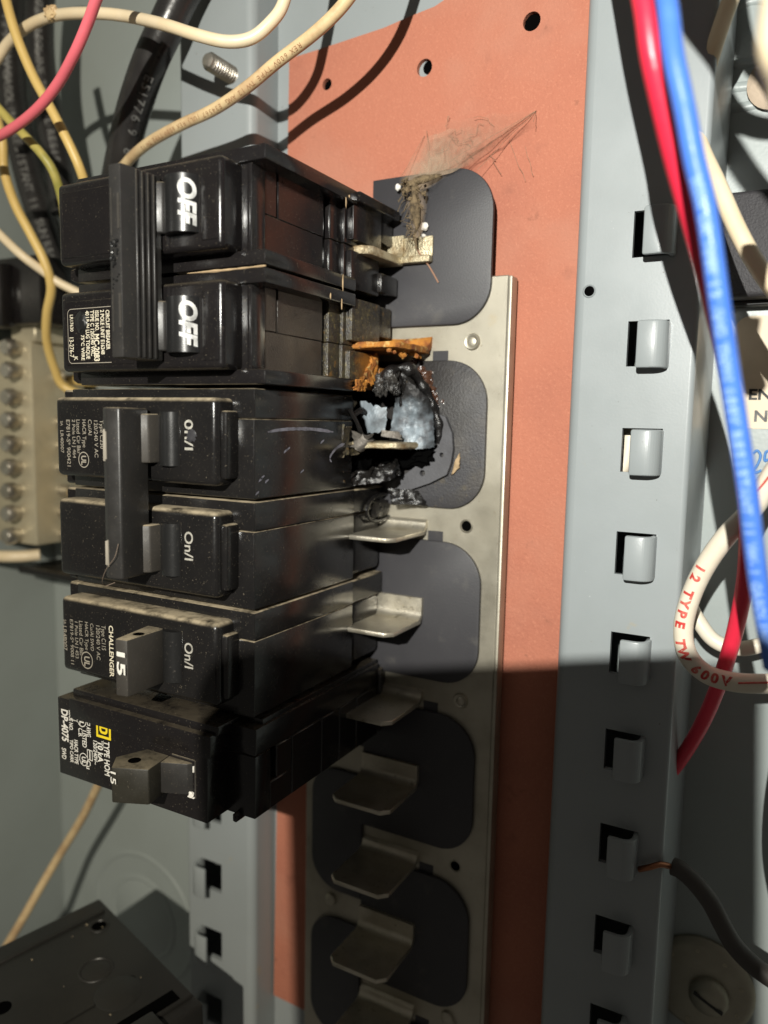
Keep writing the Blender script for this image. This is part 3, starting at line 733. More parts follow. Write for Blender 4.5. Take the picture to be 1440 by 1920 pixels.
put_text([line('CIRCUIT BREAKER', 198, 205, 581, 655, Za, .02), line('2 POLE UNIT E16248', 188, 195, 581, 664, Za, .02), line('ISSUE NO.', 178, 185, 582, 620, Za, .02), line('MC-2083', 176, 186, 626, 676, Za, .03),
          line('TYPE C 120/240 VAC', 169, 176, 582, 667, Za, .02), line('40 LB-IN LUG TORQUE', 160, 167, 583, 673, Za, .02), line('75\u00b0C WIRE', 152, 158, 628, 675, Za, .02),
          line('LR17630', 131, 137, 590, 621, Za, .01), line('13-276-7', 130, 138, 631, 668, Za, .01), line('K', 139, 146, 668, 675, Za, .01)], 'ink_cream', bA)
bm = bmesh.new(); q = [at(px, py, Za) for px, py in ((126, 580), (207, 576), (207, 680), (127, 686))]
o_ = rrect(q[0].x, q[1].x, q[2].y, q[0].y, (0, .05, .05, 0), 6); i_ = rrect(q[0].x+.006, q[1].x, q[2].y+.006, q[0].y-.006, (0, .045, .045, 0), 6)
vo = [bm.verts.new((a, c, Za)) for a, c in o_]; vi = [bm.verts.new((a, c, Za)) for a, c in i_]
for k in range(len(vo)): 
    if k != len(vo)-1: bm.faces.new((vo[k], vo[k+1], vi[k+1], vi[k]))
obj('label_outline', bm, 'ink_dim', bA)
bm = bmesh.new(); q = at(152, 605, Za); blob(bm, (q.x, q.y, Za-0.01), (0.085, 0.11, 0.03), 3, 0.25, 2, 3); obj('melted_blister', bm, 'rocker', bA)
# rust run-down on the lower pole
bm = bmesh.new()
sheet(bm, [(-1.435, -1.06, 0.44), (-1.435, -1.36, 0.44), (-1.435, -1.36, 0.62), (-1.435, -1.06, 0.58)], 22, 14, 0.03, 0.03, 9, 41, 0, .22)
sheet(bm, [(-1.435, -1.10, 0.50), (-1.435, -1.38, 0.46), (-1.435, -1.40, 0.86), (-1.435, -1.20, 0.66)], 22, 14, 0.03, 0.03, 9, 45, 0, .25)
sheet(bm, [(-1.385, -1.345, 0.76), (-1.385, -1.455, 0.78), (-1.385, -1.455, 1.02), (-1.385, -1.345, 0.98)], 10, 14, 0.02, 0.03, 9, 47, 0, .2)
obj('rust_crust', bm, 'rust', bA)
bm = bmesh.new()
for (px, py, h) in ((649, 380, 12), (643, 530, 20), (641, 570, 12), (620, 555, 8), (655, 368, 4)):
    p = atx(px, py, -1.398); blob(bm, p, (0.006, h*0.0042, 0.010), 2, 0.4, 3, px)
obj('insulation_crumb', bm, 'cut_edge', bA)
bm = bmesh.new(); p = at(497, 492, 2.475); q = at(350, 512, 2.475)
tube(bm, spline([Vector((p.x, -0.482, 2.468)), Vector(((p.x+q.x)/2, -0.486, 2.47)), Vector((q.x, -0.482, 2.468))], 10), 0.008, 6, wob=1.2); obj('chipped_edge', bm, 'cut_edge', bA)
# ===== D: bottom single pole =====
bD = thing('circuit_breaker', 'bottom black single breaker with yellow square emblem and olive handle', 'circuit breaker', (-2.6, -5, 0.1), 'circuit breakers in the left stack')
ND = 2.70
bm = bmesh.new(); box(bm, -3.90, -1.88, -5.49, -4.66, 2.30, ND, 0.016, 2); obj('nose', bm, 'black', bD)
bm = bmesh.new(); box(bm, -3.72, -1.84, -4.86, -4.64, 2.28, ND+0.006, 0.02, 2); box(bm, -3.74, -1.80, -4.66, -4.56, 2.1, ND-0.06, 0.02, 2); obj('nose_lip', bm, 'black', bD)
bm = bmesh.new(); box(bm, -3.70, -1.70, -5.46, -4.62, 0.12, 2.42, 0.014, 2)
obj('case', bm, 'black', bD)
XD = -1.53
bm = bmesh.new(); box(bm, -1.9, XD+0.006, -4.86, -4.60, 0.12, 2.44, 0.016, 2); box(bm, -1.9, XD-0.02, -4.64, -4.55, 0.12, 2.30, 0.012, 2); obj('case_half', bm, 'black', bD)
bm = bmesh.new()
for (z0, z1) in ((1.86, 2.44), (1.33, 1.852), (0.98, 1.322), (0.62, 0.972), (0.12, 0.612)):
    if z0 < 1.8: box(bm, -1.9, XD, -5.47, -4.868, z0, z1, 0.010, 1)
    else:
        box(bm, -1.9, XD, -5.47, -4.868, 2.20, 2.44, 0.012, 2); box(bm, -1.9, XD, -5.47, -5.20, 1.86, 2.21, 0.012, 1); box(bm, -1.9, XD, -5.20, -4.868, 1.86, 2.11, 0.012, 1)
obj('end_panel', bm, 'black', bD)
bm = bmesh.new(); box(bm, -3.0, -1.5, -5.44, -4.66, -0.02, 0.13, 0.02, 1); obj('rear_jaw', bm, 'black', bD)
bm = bmesh.new(); prism(bm, [(-2.34, 2.70), (-2.28, 3.02), (-2.60, 3.16), (-2.74, 2.98), (-2.62, 2.70)], 'y', -5.27, -4.93, r=0.014, seg=2)
hD = obj('handle', bm, 'handle_hom', bD)
bm = bmesh.new(); lathe(bm, (0, 0), [(0, 0.001), (0.052, 0.001), (0.060, 0.0)], 20)
bmesh.ops.rotate(bm, verts=bm.verts, cent=(0, 0, 0), matrix=Matrix.Rotation(math.radians(-90), 3, 'X')); bmesh.ops.translate(bm, verts=bm.verts, vec=(-2.53, -4.9285, 2.95))
obj('pin_hole', bm, 'void', hD)
put_text([line('15', 207, 217, 1440, 1462, 3.165, .01)], 'ink_white', hD)
bm = bmesh.new(); prism(bm, [(-2.36, 2.66), (-2.32, 2.84), (-2.08, 2.74), (-2.02, 2.66)], 'y', -5.24, -4.94, r=0.012, seg=2); obj('handle_neck', bm, 'handle', bD)
bm = bmesh.new(); box(bm, -2.02, -2.005, -5.27, -4.91, ND-0.01, ND+0.008); box(bm, -2.3, -2.02, -4.915, -4.905, ND-0.01, ND+0.008); obj('window_edge', bm, 'handle_grey', bD)
bm = bmesh.new(); blob(bm, (-2.05, -5.235, ND+0.02), (0.03, 0.03, 0.02), 2, 0.5, 3, 1); box(bm, -2.10, -2.02, -5.275, -5.262, ND, ND+0.02, 0.003, 1); box(bm, -2.035, -2.02, -5.02, -4.96, ND, ND+0.02, .003, 1); obj('window_chip', bm, 'flake', bD)
bm = bmesh.new(); box(bm, -1.76, -1.70, -5.53, -5.44, 2.35, 2.5, 0.02, 1); obj('foot_peg', bm, 'black', bD)
Z = ND+0.0035
put_text([line('DP-4075', 115, 127, 1328, 1386, Z, .03), line('SWD', 116, 124, 1401, 1421, Z, .02), line('ISSUE NO.', 129, 136, 1331, 1368, Z, .02), line('HACR TYPE', 139, 146, 1386, 1430, Z, .02),
          line('TIPO CARR', 131, 137, 1386, 1428, Z, .02), line('C.B.', 147, 155, 1364, 1380, Z, .02), line('LISTED', 154, 162, 1368, 1399, Z, .02), line('AWG', 162, 170, 1362, 1380, Z, .02),
          line('Cu', 162, 170, 1424, 1440, Z, .02), line('TYPE HOM', 195, 205, 1389, 1452, Z, .02), line('TIPO', 190, 194, 1388, 1402, Z, .02), line('10 kA', 183, 193, 1389, 1424, Z, .03), line('120/240V~', 175, 182, 1386, 1430, Z, .02), line('61', 137, 143, 1337, 1346, Z, .02)], 'ink_white', bD)
ul_mark(bD, 153, 1349, 9, 14, 'ink_white'); ul_mark(bD, 157, 1424, 8, 12, 'ink_white')
put_text([line('61', 375, 384, 1398, 1412, Z), line('11', 360, 368, 1396, 1408, Z)], 'handle_grey', bD)
def frame(bm, x0, x1, y0, y1, w, z):
    for (a, c, d, e) in ((x0, x1, y1-w, y1), (x0, x1, y0, y0+w), (x0, x0+w, y0+w, y1-w), (x1-w, x1, y0+w, y1-w)):
        bm.faces.new([bm.verts.new((p, q, z)) for p, q in ((a, d), (c, d), (c, e), (a, e))])
a = at(180, 1350, Z); c = at(208, 1389, Z)
bm = bmesh.new(); frame(bm, a.x, c.x, c.y, a.y, 0.026, Z)
o_ = rrect(a.x+.046, c.x-.046, c.y+.046, a.y-.046, (0, 0, .04, .04), 5); i_ = rrect(a.x+.072, c.x-.072, c.y+.072, a.y-.068, (0, 0, .018, .018), 5)
vo = [bm.verts.new((p, q, Z)) for p, q in o_]; vi = [bm.verts.new((p, q, Z)) for p, q in i_]
for k in range(len(vo)): bm.faces.new((vo[k], vo[(k+1) % len(vo)], vi[(k+1) % len(vi)], vi[k]))
obj('yellow_emblem', bm, 'ink_yellow', bD)
bm = bmesh.new(); c = at(140, 1342, Z)
frame(bm, c.x-.045, c.x+.045, c.y-.055, c.y+.055, .007, Z)
for (px, py) in ((166, 1350), (166, 1414), (171, 1416)):
    c = at(px, py, Z); frame(bm, c.x-.02, c.x+.02, c.y-.06, c.y+.05, .008, Z)
obj('printed_boxes', bm, 'ink_white', bD)

# ------------------------------------------------------------------ the burnt end (parts of the burnt breaker)
def P(px, py, z): return at(px, py, z)
bm = bmesh.new()
tube(bm, spline([P(722, 712, .50), P(738, 694, .48), P(758, 690, .42), P(778, 702, .32), P(796, 730, .22), P(812, 762, .15), P(823, 796, .12), P(822, 832, .12)], 10), lambda t: .062*(1-.45*t), 14, wob=.9)
tube(bm, spline([P(752, 700, .42), P(768, 716, .36), P(782, 740, .28), P(796, 768, .2), P(812, 786, .14)], 10), lambda t: .045*(1-.3*t), 12, wob=.9)
tube(bm, spline([P(760, 706, .40), P(758, 730, .38), P(752, 752, .36), P(756, 776, .32)], 8), lambda t: .035*(1-.5*t), 10, wob=.9)
tube(bm, spline([P(776, 722, .32), P(772, 750, .30), P(780, 776, .25)], 8), lambda t: .04*(1-.6*t), 10, wob=.9)
obj('melted_ridge', bm, 'char', bB)
bm = bmesh.new()
for i, (px, py, z, r, q) in enumerate([(716, 722, 0.52, .075, 1.5), (733, 714, 0.52, .055, 1.7), (742, 728, 0.48, .05, 1.4), (705, 730, 0.50, .04, 1)]):
    blob(bm, P(px, py, z), (r, r*q, r), 4, 0.45, 1.6, i)
obj('melted_lump', bm, 'lump', bB)
bm = bmesh.new(); sheet(bm, [P(728, 838, 0.30), P(816, 838, 0.13), P(812, 752, 0.14), P(750, 694, 0.36)], 30, 30, 0.06, 0.055, 3.0, 3, 0.10, .05)
obj('ashen_plate', bm, 'ash', bB)
bm = bmesh.new(); sheet(bm, [P(690, 812, 0.66), P(722, 810, 0.52), P(724, 764, 0.52), P(676, 752, 0.70)], 10, 10, 0.03, 0.03, 3, 5, -0.02, 0.12)
obj('clip_plate', bm, 'blued', bB)
# the stab in the fire, its torn spring pieces
bm = bmesh.new(); prism(bm, [(-1.72, 0.1), (-0.97, 0.1), (-1.02, 0.74), (-1.15, 0.80), (-1.72, 0.80)], 'y', -2.05, -1.985, r=0.01, seg=1)
bmesh.ops.subdivide_edges(bm, edges=list(bm.edges), cuts=4)
for v in bm.verts: v.co += Vector((mnoise.noise(v.co*7), mnoise.noise(v.co*9+Vector((3, 0, 0))), 0))*0.018
o = obj('stab', bm, 'tin_cor', bus, 'pitted stab inside the burnt breaker end')
bm = bmesh.new()
sheet(bm, [P(662, 832, 0.80), P(690, 822, .70), P(700, 815, .62), P(660, 808, 0.86)], 6, 4, 0.02, 0.04, 4, 2, .04, .2)
sheet(bm, [P(656, 838, 0.84), P(682, 846, .74), P(702, 826, .70), P(682, 812, 0.80)], 6, 5, 0.025, 0.03, 4, 9, .05, .2)
sheet(bm, [P(715, 818, 0.62), P(756, 824, .50), P(748, 810, .50), P(716, 806, .62)], 6, 4, 0.02, 0.02, 4, 12, .02, .2)
obj('torn_spring', bm, 'burnt_steel', bB)
bm = bmesh.new()
tube(bm, spline([P(656, 768, .95), P(668, 790, .85), P(680, 815, .75), P(700, 826, .62)], 6), lambda t: .022, 6, wob=.5)
tube(bm, spline([P(662, 778, .85), P(680, 770, .7), P(690, 790, .6)], 6), lambda t: .03, 6, wob=.5)
obj('torn_spring', bm, 'char', bB)
# broken lip of the case: jagged tongues
bm = bmesh.new()
for i, (q, s) in enumerate((([(668, 752, .80), (655, 790, .84), (645, 770, .95), (640, 745, .95)], 1), ([(655, 800, .82), (650, 850, .80), (640, 850, .95), (640, 800, .95)], 2), ([(655, 870, .80), (652, 905, .78), (640, 905, .92), (640, 865, .92)], 3), ([(652, 842, .80), (690, 838, .74), (664, 852, .78), (640, 858, .9)], 4))):
    sheet(bm, [atx(px, py, -1.53-0.02*(s % 2)) for px, py, z in q], 8, 8, 0.05, 0.035, 4, s, 0.02, 0.15)
obj('torn_case_edge', bm, 'black_soot', bB)
bm = bmesh.new()
sheet(bm, [P(652, 915, .80), P(748, 884, .30), P(742, 862, .34), P(655, 890, .82)], 26, 8, 0.05, 0.09, 5, 21, .06, .1)
for i in range(22):
    t = random.random(); p = P(690+t*55+random.uniform(-4, 4), 892-t*14+random.uniform(-9, 9), 0.62-t*0.3); r = random.uniform(.018, .042)
    blob(bm, p, (r, r, r), 3, 0.8, 2.4, i+20)
obj('charred_crust', bm, 'char', bB)
bm = bmesh.new()          # near-black blobs standing for the shade in the burnt-out hollow
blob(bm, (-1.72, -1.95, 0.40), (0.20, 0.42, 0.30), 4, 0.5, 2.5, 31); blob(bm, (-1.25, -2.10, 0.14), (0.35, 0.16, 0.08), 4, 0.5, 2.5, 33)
obj('burnt_hollow_shade', bm, 'void', bB)
# fibre fan plate fixed on the pad, with two small holes
fp = []
for (px, py) in ((812, 772), (836, 782), (848, 812), (850, 842), (846, 868), (838, 890), (806, 906), (770, 918), (742, 924), (735, 905), (760, 890), (786, 870), (812, 848), (822, 838), (818, 800)):
    p = P(px, py, 0.11); fp.append((p.x, p.y))
hs = []
for (px, py, r) in ((829, 853, .026), (793, 887, .034)):
    p = P(px, py, 0.11); hs.append((p.x, p.y, r))
bm = sheet_with_holes('f', fp, hs, 0.075, 0.125, 'fan'); obj('fibre_plate', bm, 'fan', bB)
bm = bmesh.new(); sheet(bm, [P(846, 892, .07), P(862, 876, .09), P(862, 850, .07), P(852, 868, .10)], 6, 8, 0.02, 0.05, 6, 4, .03, .15); obj('peeled_strip', bm, 'cut_edge', bB)
bm = bmesh.new(); sheet(bm, [P(735, 945, .32), P(800, 948, .12), P(786, 922, .12), P(728, 915, .30)], 12, 10, 0.04, 0.08, 3, 14, .05, .12); obj('melted_flap', bm, 'char', bB)
bm = bmesh.new()
tube(bm, spline([atx(px, py, -1.50) for px, py in ((735, 945), (742, 930), (722, 926), (700, 934), (688, 955), (695, 975), (718, 975), (735, 962), (728, 950), (712, 955))], 8), lambda t: 0.026*(1-.4*t), 8, wob=.6)
sheet(bm, [atx(694, 970, -1.515), atx(732, 968, -1.515), atx(740, 935, -1.515), atx(700, 938, -1.515)], 8, 8, .02, .04, 4, 2, .01, .1)
obj('melted_curl', bm, 'char', bB)
bm = bmesh.new()          # brown heat-glazed blistering on the pad corner
for i in range(46):
    t = random.random(); p = P(782+t*40+random.uniform(-10, 10), 685+t*70+random.uniform(-10, 10), .06); r = random.uniform(.012, .045)
    blob(bm, p, (r, r, r*.4), 2, 0.7, 3, i+140)
M['glaze'] = mat('brown_glaze', (0.045, 0.020, 0.012), 0.22, var=0.8, vscale=300, var_col=(0.10, 0.05, 0.03), bump=0.4, bscale=1200)
obj('burnt_glaze', bm, 'glaze', bB)

# tilted black block, lower left (a breaker body swung out of the row, seen from above)
OX = Vector((-5.32, -8.33, 1.0)); ux = Vector((0.963, -0.02, 0.27)).normalized(); uz = Vector((-0.31, -0.04, 0.95)); uz = (uz-ux*uz.dot(ux)).normalized(); uy = uz.cross(ux)
bE = thing('breaker_body', 'dusty black block with round recesses jutting up in the lower left corner', 'breaker body', OX)
def tilt(bm):
    for v in bm.verts: v.co = OX+ux*v.co.x+uy*v.co.y+uz*v.co.z
    return bm
bm = bmesh.new(); box(bm, -0.02, 2.55, -1.0, -0.04, 0.0, 2.6, 0.03, 2); box(bm, 0.0, 2.38, -0.06, 0.0, 0.03, 2.58, 0.02, 2)
obj('case', tilt(bm), 'black', bE)
M['black_e'] = mat('scuffed_black_plastic', (0.021, 0.020, 0.018), 0.42, var=0.8, vscale=45, var_col=(0.013, 0.0125, 0.0115), bump=0.1, bscale=1500, spots=[(1500, 0.72, 0.76, (0.12, 0.11, 0.09), 0.5)])
bE.children[0].data.materials.clear(); bE.children[0].data.materials.append(M['black_e'])
def etop(px, py):
    d = CM @ Vector(((px-720)/FPX, -(py-960)/FPX, -1)); t = (OX-CAM).dot(uy)/d.dot(uy); p = CAM+d*t-OX
    return p.dot(ux), p.dot(uz)
def edisc(px, py, r, m, name, h=0.002):
    x, z = etop(px, py); bm = bmesh.new()
    t = bmesh.new(); lathe(t, (0, 0), [(0, h), (r*.92, h), (r, 0.0005)], 28)
    for v in t.verts: v.co = Vector((x+v.co.x, v.co.z, z-v.co.y))
    add_bm(bm, t); obj(name, tilt(bm), m, bE)
def ering(px, py, r, name):
    x, z = etop(px, py); t = bmesh.new(); lathe(t, (0, 0), [(r-.02, 0), (r-.012, .012), (r, .014), (r+.012, .010), (r+.02, 0)], 32)
    b2 = bmesh.new()
    for v in t.verts: v.co = Vector((x+v.co.x, v.co.z, z-v.co.y))
    add_bm(b2, t); obj(name, tilt(b2), 'black_e', bE)
ering(180, 1818, 0.19, 'moulded_ring'); ering(186, 1736, 0.11, 'moulded_ring')
edisc(186, 1736, 0.09, 'void', 'rivet_hole'); edisc(180, 1818, 0.17, 'black_e', 'moulded_disc', 0.006)
edisc(222, 1862, 0.27, 'black_e', 'moulded_disc', 0.010); edisc(243, 1838, 0.075, 'void', 'rivet_hole'); edisc(4, 1890, 0.10, 'void', 'rivet_hole')
bm = bmesh.new()
for (px, py) in ((192, 1739), (136, 1757), (163, 1734), (264, 1833), (207, 1903), (120, 1850), (60, 1800)):
    x, z = etop(px, py); w_ = random.uniform(.008, .024); blob(bm, (x, .002, z), (w_, .008, w_*.6), 2, .6, 3, px)
o = obj('chips', tilt(bm), 'handle_grey', bE); o['kind'] = 'stuff'
bm = bmesh.new(); box(bm, 2.30, 2.62, -0.05, 0.05, 0.5, 1.1, 0.03, 2); box(bm, 0.25, 0.32, -.01, 0.02, 0.1, 2.5, .01, 1); box(bm, 1.7, 1.76, -.01, 0.02, 0.9, 2.5, .01, 1); obj('moulded_rib', tilt(bm), 'black_e', bE)
bm = bmesh.new(); x, z = etop(322, 1868); box(bm, x-.08, x+.10, -.3, 0.004, z-.05, z+.7); obj('end_slot', tilt(bm), 'void', bE)

# ------------------------------------------------------------------ wires
def wire(pts, r, m, label, cat='wire', name='insulated_wire', group=None, wob=0.0, n=14):
    path = spline([at(*p) if len(p) == 3 else Vector(p[:3]) for p in pts], 10)
    bm = bmesh.new(); tube(bm, path, r, n, wob=wob)
    o = obj(name, bm, m); tag(o, label, cat, group); o['path_len'] = 0.0; del o['path_len']
    return o, path
G1 = 'wires at the left of the panel'; G2 = 'wires at the right of the panel'
w, pth = wire([(-60, 190, 1.3), (-8, 115, 1.3), (18, 78, 1.3), (58, 46, 1.35), (110, 28, 1.4), (180, 25, 1.4), (240, 31, 1.35), (310, 47, 1.5), (370, 66, 1.5), (425, 78, 1.4), (470, 72, 1.3), (505, 45, 1.22), (530, 10, 1.15), (543, -50, 1.15), (552, -150, 1.25), (556, -320, 1.5)], 0.062, 'w_cream',
     'cream wire bowed in a long loop across the top left corner', group=G1)
bm = bmesh.new(); c = P(98, 30, 1.42); blob(bm, c+Vector((0.02, 0.02, 0.02)), (0.10, 0.075, 0.06), 3, 0.4, 3, 3); obj('scorch_mark', bm, 'w_tan', w)
w, pth = wire([(225, 320, 0.6), (250, 292, 0.75), (285, 264, 0.9), (340, 234, 1.0), (400, 206, 1.05), (460, 166, 1.1), (520, 116, 1.1), (590, 62, 1.12), (648, 4, 1.12), (690, -66, 1.15), (716, -150, 1.2), (735, -300, 1.4), (740, -520, 1.7)], 0.062, 'w_tan',
     'tan wire with brown print rising to the right above the top breaker', group=G1)
wire_text('REX 600V TYPE TW 12 AWG  E34567 (UL) REX 600V TYPE TW 12', list(reversed(pth)), 2.6, 0.070, 'ink_brown', w, 0.062, tilt=0.2, adv=1.15, )
wire([(4, -40, 1.6), (14, 10, 1.6), (32, 70, 1.55), (62, 142, 1.45), (100, 212, 1.35), (132, 275, 1.25), (152, 322, 1.15), (172, 385, 0.95)], 0.058, 'w_yellow', 'yellowed wire running straight down to the top breaker, under the pink wire', group=G1)
wire([(-40, 160, 1.5), (5, 212, 1.45), (42, 250, 1.4), (75, 285, 1.35), (100, 322, 1.25), (116, 372, 1.1), (122, 410, 0.9)], 0.055, 'w_green', 'greenish yellow stained wire ending behind the top breaker corner', group=G1)
wire([(-10, 205, 1.1), (4, 262, 1.1), (8, 320, 1.05), (28, 382, 1.0), (58, 440, 0.9), (84, 492, .8), (96, 540, .7), (88, 590, .6), (88, 640, .45), (102, 690, .25), (120, 725, .1), (170, 745, -.1)], 0.062, 'w_yellow', 'long yellow wire curving down the left edge to the terminal bar', group=G1)
wire([(-40, 400, 1.2), (0, 440, 1.1), (40, 478, 1.0), (80, 508, .8), (110, 530, .65), (175, 562, .4)], 0.058, 'w_cream', 'pale wire slanting in from the left edge behind the top breaker', group=G1)
wire([(205, -60, 2.1), (182, -5, 2.05), (165, 42, 2.0), (140, 100, 1.95), (108, 158, 1.85), (70, 204, 1.8), (25, 240, 1.75), (-30, 270, 1.7), (-90, 300, 1.7)], 0.056, 'w_pink', 'pink wire slanting across the upper left corner', group=G1)
w, pth = wire([(22, -60, -.2), (18, 60, -.2), (22, 170, -.25), (38, 260, -.3), (60, 350, -.35), (92, 450, -.4), (118, 540, -.4)], 0.22, 'w_black', 'leftmost thick black cable with white print at the top left', 'cable', 'power_cable', G1, n=20)
wire_text('12 XHHW GASOLINE RESISTANT II  SUN RESISTANT II   OIL RES', pth, 0.75, 0.17, 'ink_grey', w, 0.22, bold=.004, tilt=-0.25)
w, pth = wire([(80, -60, -.1), (74, 40, -.1), (78, 130, -.15), (92, 220, -.2), (108, 300, -.25), (122, 400, -.3)], 0.20, 'w_black', 'second thick black cable from the left, behind the pink wire', 'cable', 'power_cable', G1, n=20)
wire_text('RW75 GASOLINE 75   OIL RESIS', pth, 0.35, 0.15, 'ink_grey', w, 0.20, bold=.003, tilt=-0.1)
w, pth = wire([(375, -70, .5), (338, -5, .55), (312, 50, .6), (284, 110, .6), (262, 170, .55), (244, 230, .5), (228, 300, .4), (216, 360, .2)], 0.205, 'w_black', 'thick black cable with printed number entering behind the top breaker', 'cable', 'power_cable', G1, n=20)
wire_text('E51776 9  8 AWG', pth, 1.35, 0.15, 'ink_grey', w, 0.225, bold=.003, tilt=0.5, adv=1.1)
wire([(220, 1405, .3), (189, 1462, .2), (155, 1532, .1), (110, 1606, .15), (76, 1664, .35), (36, 1734, .6), (-40, 1860, .9)], 0.066, 'w_tan', 'weathered tan wire below the bottom breaker at lower left', group=G1)
# a wire out of frame at the left whose end reaches behind the terminal bar
wire([(-80, 1040, .4), (0, 1043, .35), (40, 1043, .2), (75, 1040, 0.0)], 0.09, 'w_cream', 'short cream wire under the terminal bar at the left edge', group=G1)
# right-hand bundle
wire([(1040, -800, 2.3), (1110, -480, 2.45), (1158, -220, 2.6), (1206, -10, 2.7), (1222, 100, 2.7), (1243, 200, 2.6), (1268, 305, 2.45), (1308, 450, 2.2), (1338, 570, 1.85), (1370, 720, 1.5), (1393, 880, 1.0), (1402, 1000, .75), (1392, 1120, .5), (1362, 1240, .2), (1322, 1345, -.1), (1275, 1425, -.4), (1236, 1470, -.7), (1190, 1500, -.9)],
     0.072, 'w_red', 'bright red wire running down beside the blue one', group=G2)
w, pth = wire([(1080, -820, 2.5), (1155, -480, 2.7), (1206, -210, 2.8), (1248, -10, 2.9), (1262, 100, 2.95), (1283, 200, 2.95), (1302, 300, 2.95), (1325, 400, 2.95), (1348, 560, 2.9), (1368, 700, 2.8), (1399, 900, 2.7), (1411, 1000, 2.6), (1424, 1100, 2.5), (1450, 1250, 2.3)], 0.062, 'w_blue',
     'blue wire with pale print hanging in front of the right rail', group=G2)
wire_text('MTW OR AWM 12 AWG THWN 600V RESISTANT II VW-1 GASOLINE', pth, start_at(pth, 345), 0.080, 'ink_pale', w, 0.062, bold=.005, tilt=-.25, adv=1.15)
w, pth = wire([(1520, 800, .9), (1455, 882, .8), (1410, 955, .7), (1362, 1005, .6), (1322, 1062, .55), (1294, 1122, .5), (1281, 1180, .48), (1290, 1228, .45), (1322, 1262, .4), (1370, 1278, .4), (1430, 1282, .4), (1500, 1278, .4)], 0.088, 'w_white',
     'white wire looped at right, printed in red capital letters', group=G2)
wire_text('12 TYPE TW 600V', pth, 1.50, 0.125, 'ink_red', w, 0.088, bold=.006, tilt=-.35, adv=1.3)
bm = bmesh.new()
for (a, c) in (((1452, 880), (1372, 985)), ((1384, 1281), (1500, 1279))):
    z0 = .72 if c[0] < 1400 else .4
    p0, p1 = P(a[0], a[1], .82 if c[0] < 1400 else .4), P(c[0], c[1], .60 if c[0] < 1400 else .4)
    off = (CAM-p0).normalized()*0.086
    tube(bm, [p0+off, (p0+p1)/2+off, p1+off], 0.009, 6)
obj('red_stripe', bm, 'ink_red', w)
wire([(1215, 950, -.6), (1250, 1040, -.5), (1275, 1098, -.45), (1310, 1165, -.4), (1342, 1203, -.4), (1390, 1216, -.4), (1450, 1204, -.4), (1520, 1190, -.4)], 0.075, 'w_white', 'dull cream wire crossing behind the red printed loop', group=G2)
wire([(1392, -60, .5), (1366, 10, .35), (1342, 80, .2), (1322, 150, .1), (1308, 215, .1), (1312, 270, .2), (1345, 345, .45), (1380, 425, .6), (1415, 490, .7), (1465, 560, .8), (1540, 650, .9)], 0.074, 'w_cream', 'glossy cream wire passing behind the blue one and out right above the sticker', group=G2)
wire([(1186, 760, -.12), (1180, 820, -.12), (1172, 868, -.12), (1150, 900, -.12)], 0.075, 'w_white', 'white wire glimpsed through the third slot of the right rail', group=G2)
wire([(1478, -60, 3.8), (1466, 20, 3.8), (1460, 90, 3.8), (1476, 150, 3.7), (1490, 220, 3.6)], 0.09, 'w_cream', 'blurred cream wire close to the lens in the top right corner', group=G2)
w, pth = wire([(1262, 1624, .12), (1278, 1632, .14), (1304, 1656, .16), (1332, 1692, .18), (1352, 1730, .2), (1376, 1772, .22), (1415, 1812, .25), (1470, 1850, .3)], 0.088, 'w_grey', 'dusty black wire with a bare copper tip at lower right', group=G2)
bm = bmesh.new(); tube(bm, spline([P(1199, 1630, .29), P(1218, 1626, .33), P(1240, 1621, .27), P(1266, 1627, .12)], 8), 0.030, 10); obj('bare_tip', bm, 'copper', w)
def shw(pts, z, back):
    """points at height z whose shadow lands at the given places on the back plate"""
    o = []
    for (px, py) in pts:
        q = at(px, py, back); k = q+(LAMP-q)*((z-back)/(LAMP.z-back)); o.append(k)
    return o
def hwire(pts, z, r, m, label, back=BACK):
    path = spline(shw(pts, z, back), 10); bm = bmesh.new(); tube(bm, path, r, 14); tag(obj('insulated_wire', bm, m), label, 'wire', G2)
hwire([(1240, -60), (1282, 36), (1318, 112), (1345, 165), (1378, 218), (1425, 240), (1480, 240)], 3.4, .085, 'w_black', 'black wire above the top right corner, nearest the rail')
hwire([(1372, -60), (1380, 20), (1392, 80), (1408, 112), (1440, 150), (1480, 210)], 3.6, .085, 'w_white', 'white wire above the top right corner')
hwire([(1250, 90), (1300, 180), (1345, 240), (1400, 325), (1450, 388), (1500, 450)], 4.6, .085, 'w_black', 'black wire furthest out above the top right corner')
hwire([(1322, -60), (1326, 0), (1326, 60), (1316, 110), (1310, 160)], 3.2, .085, 'w_red', 'red wire above the top edge at right')
wire([(1560, 1200, 1.0), (1490, 1420, .9), (1470, 1620, .8), (1500, 1800, .7)], 0.085, 'w_black', 'black wire past the lower right edge', group=G2)

# ------------------------------------------------------------------ stud, terminal bar, blocks at the left
sp = at(452, 152, 0.05)
st = thing('threaded_stud', 'short threaded steel stud standing out of the grey rail at the top', 'stud', sp)
bm = bmesh.new()
t = bmesh.new(); pr = [(0.0, 0.0)]
prof = [(0.062, 0.0)]
z = 0.0
while z < 0.62: prof += [(0.066, z+.006), (0.080, z+.022), (0.066, z+.038)]; z += 0.042
prof += [(0.060, z+.02), (0.03, z+.03), (0, z+.03)]
lathe(t, (sp.x, sp.y), [(r*1.3, h) for r, h in prof], 20)
add_bm(bm, t); obj('stud_thread', bm, 'steel', st)
bm = bmesh.new(); lathe(bm, (sp.x, sp.y), [(0.18, -1.2), (0.18, -0.05), (0.15, 0.0), (0, 0.0)], 20); obj('stud_base', bm, 'steel', st)
nb0 = at(57, 636, 0.2); nb1 = at(60, 1022, 0.2)
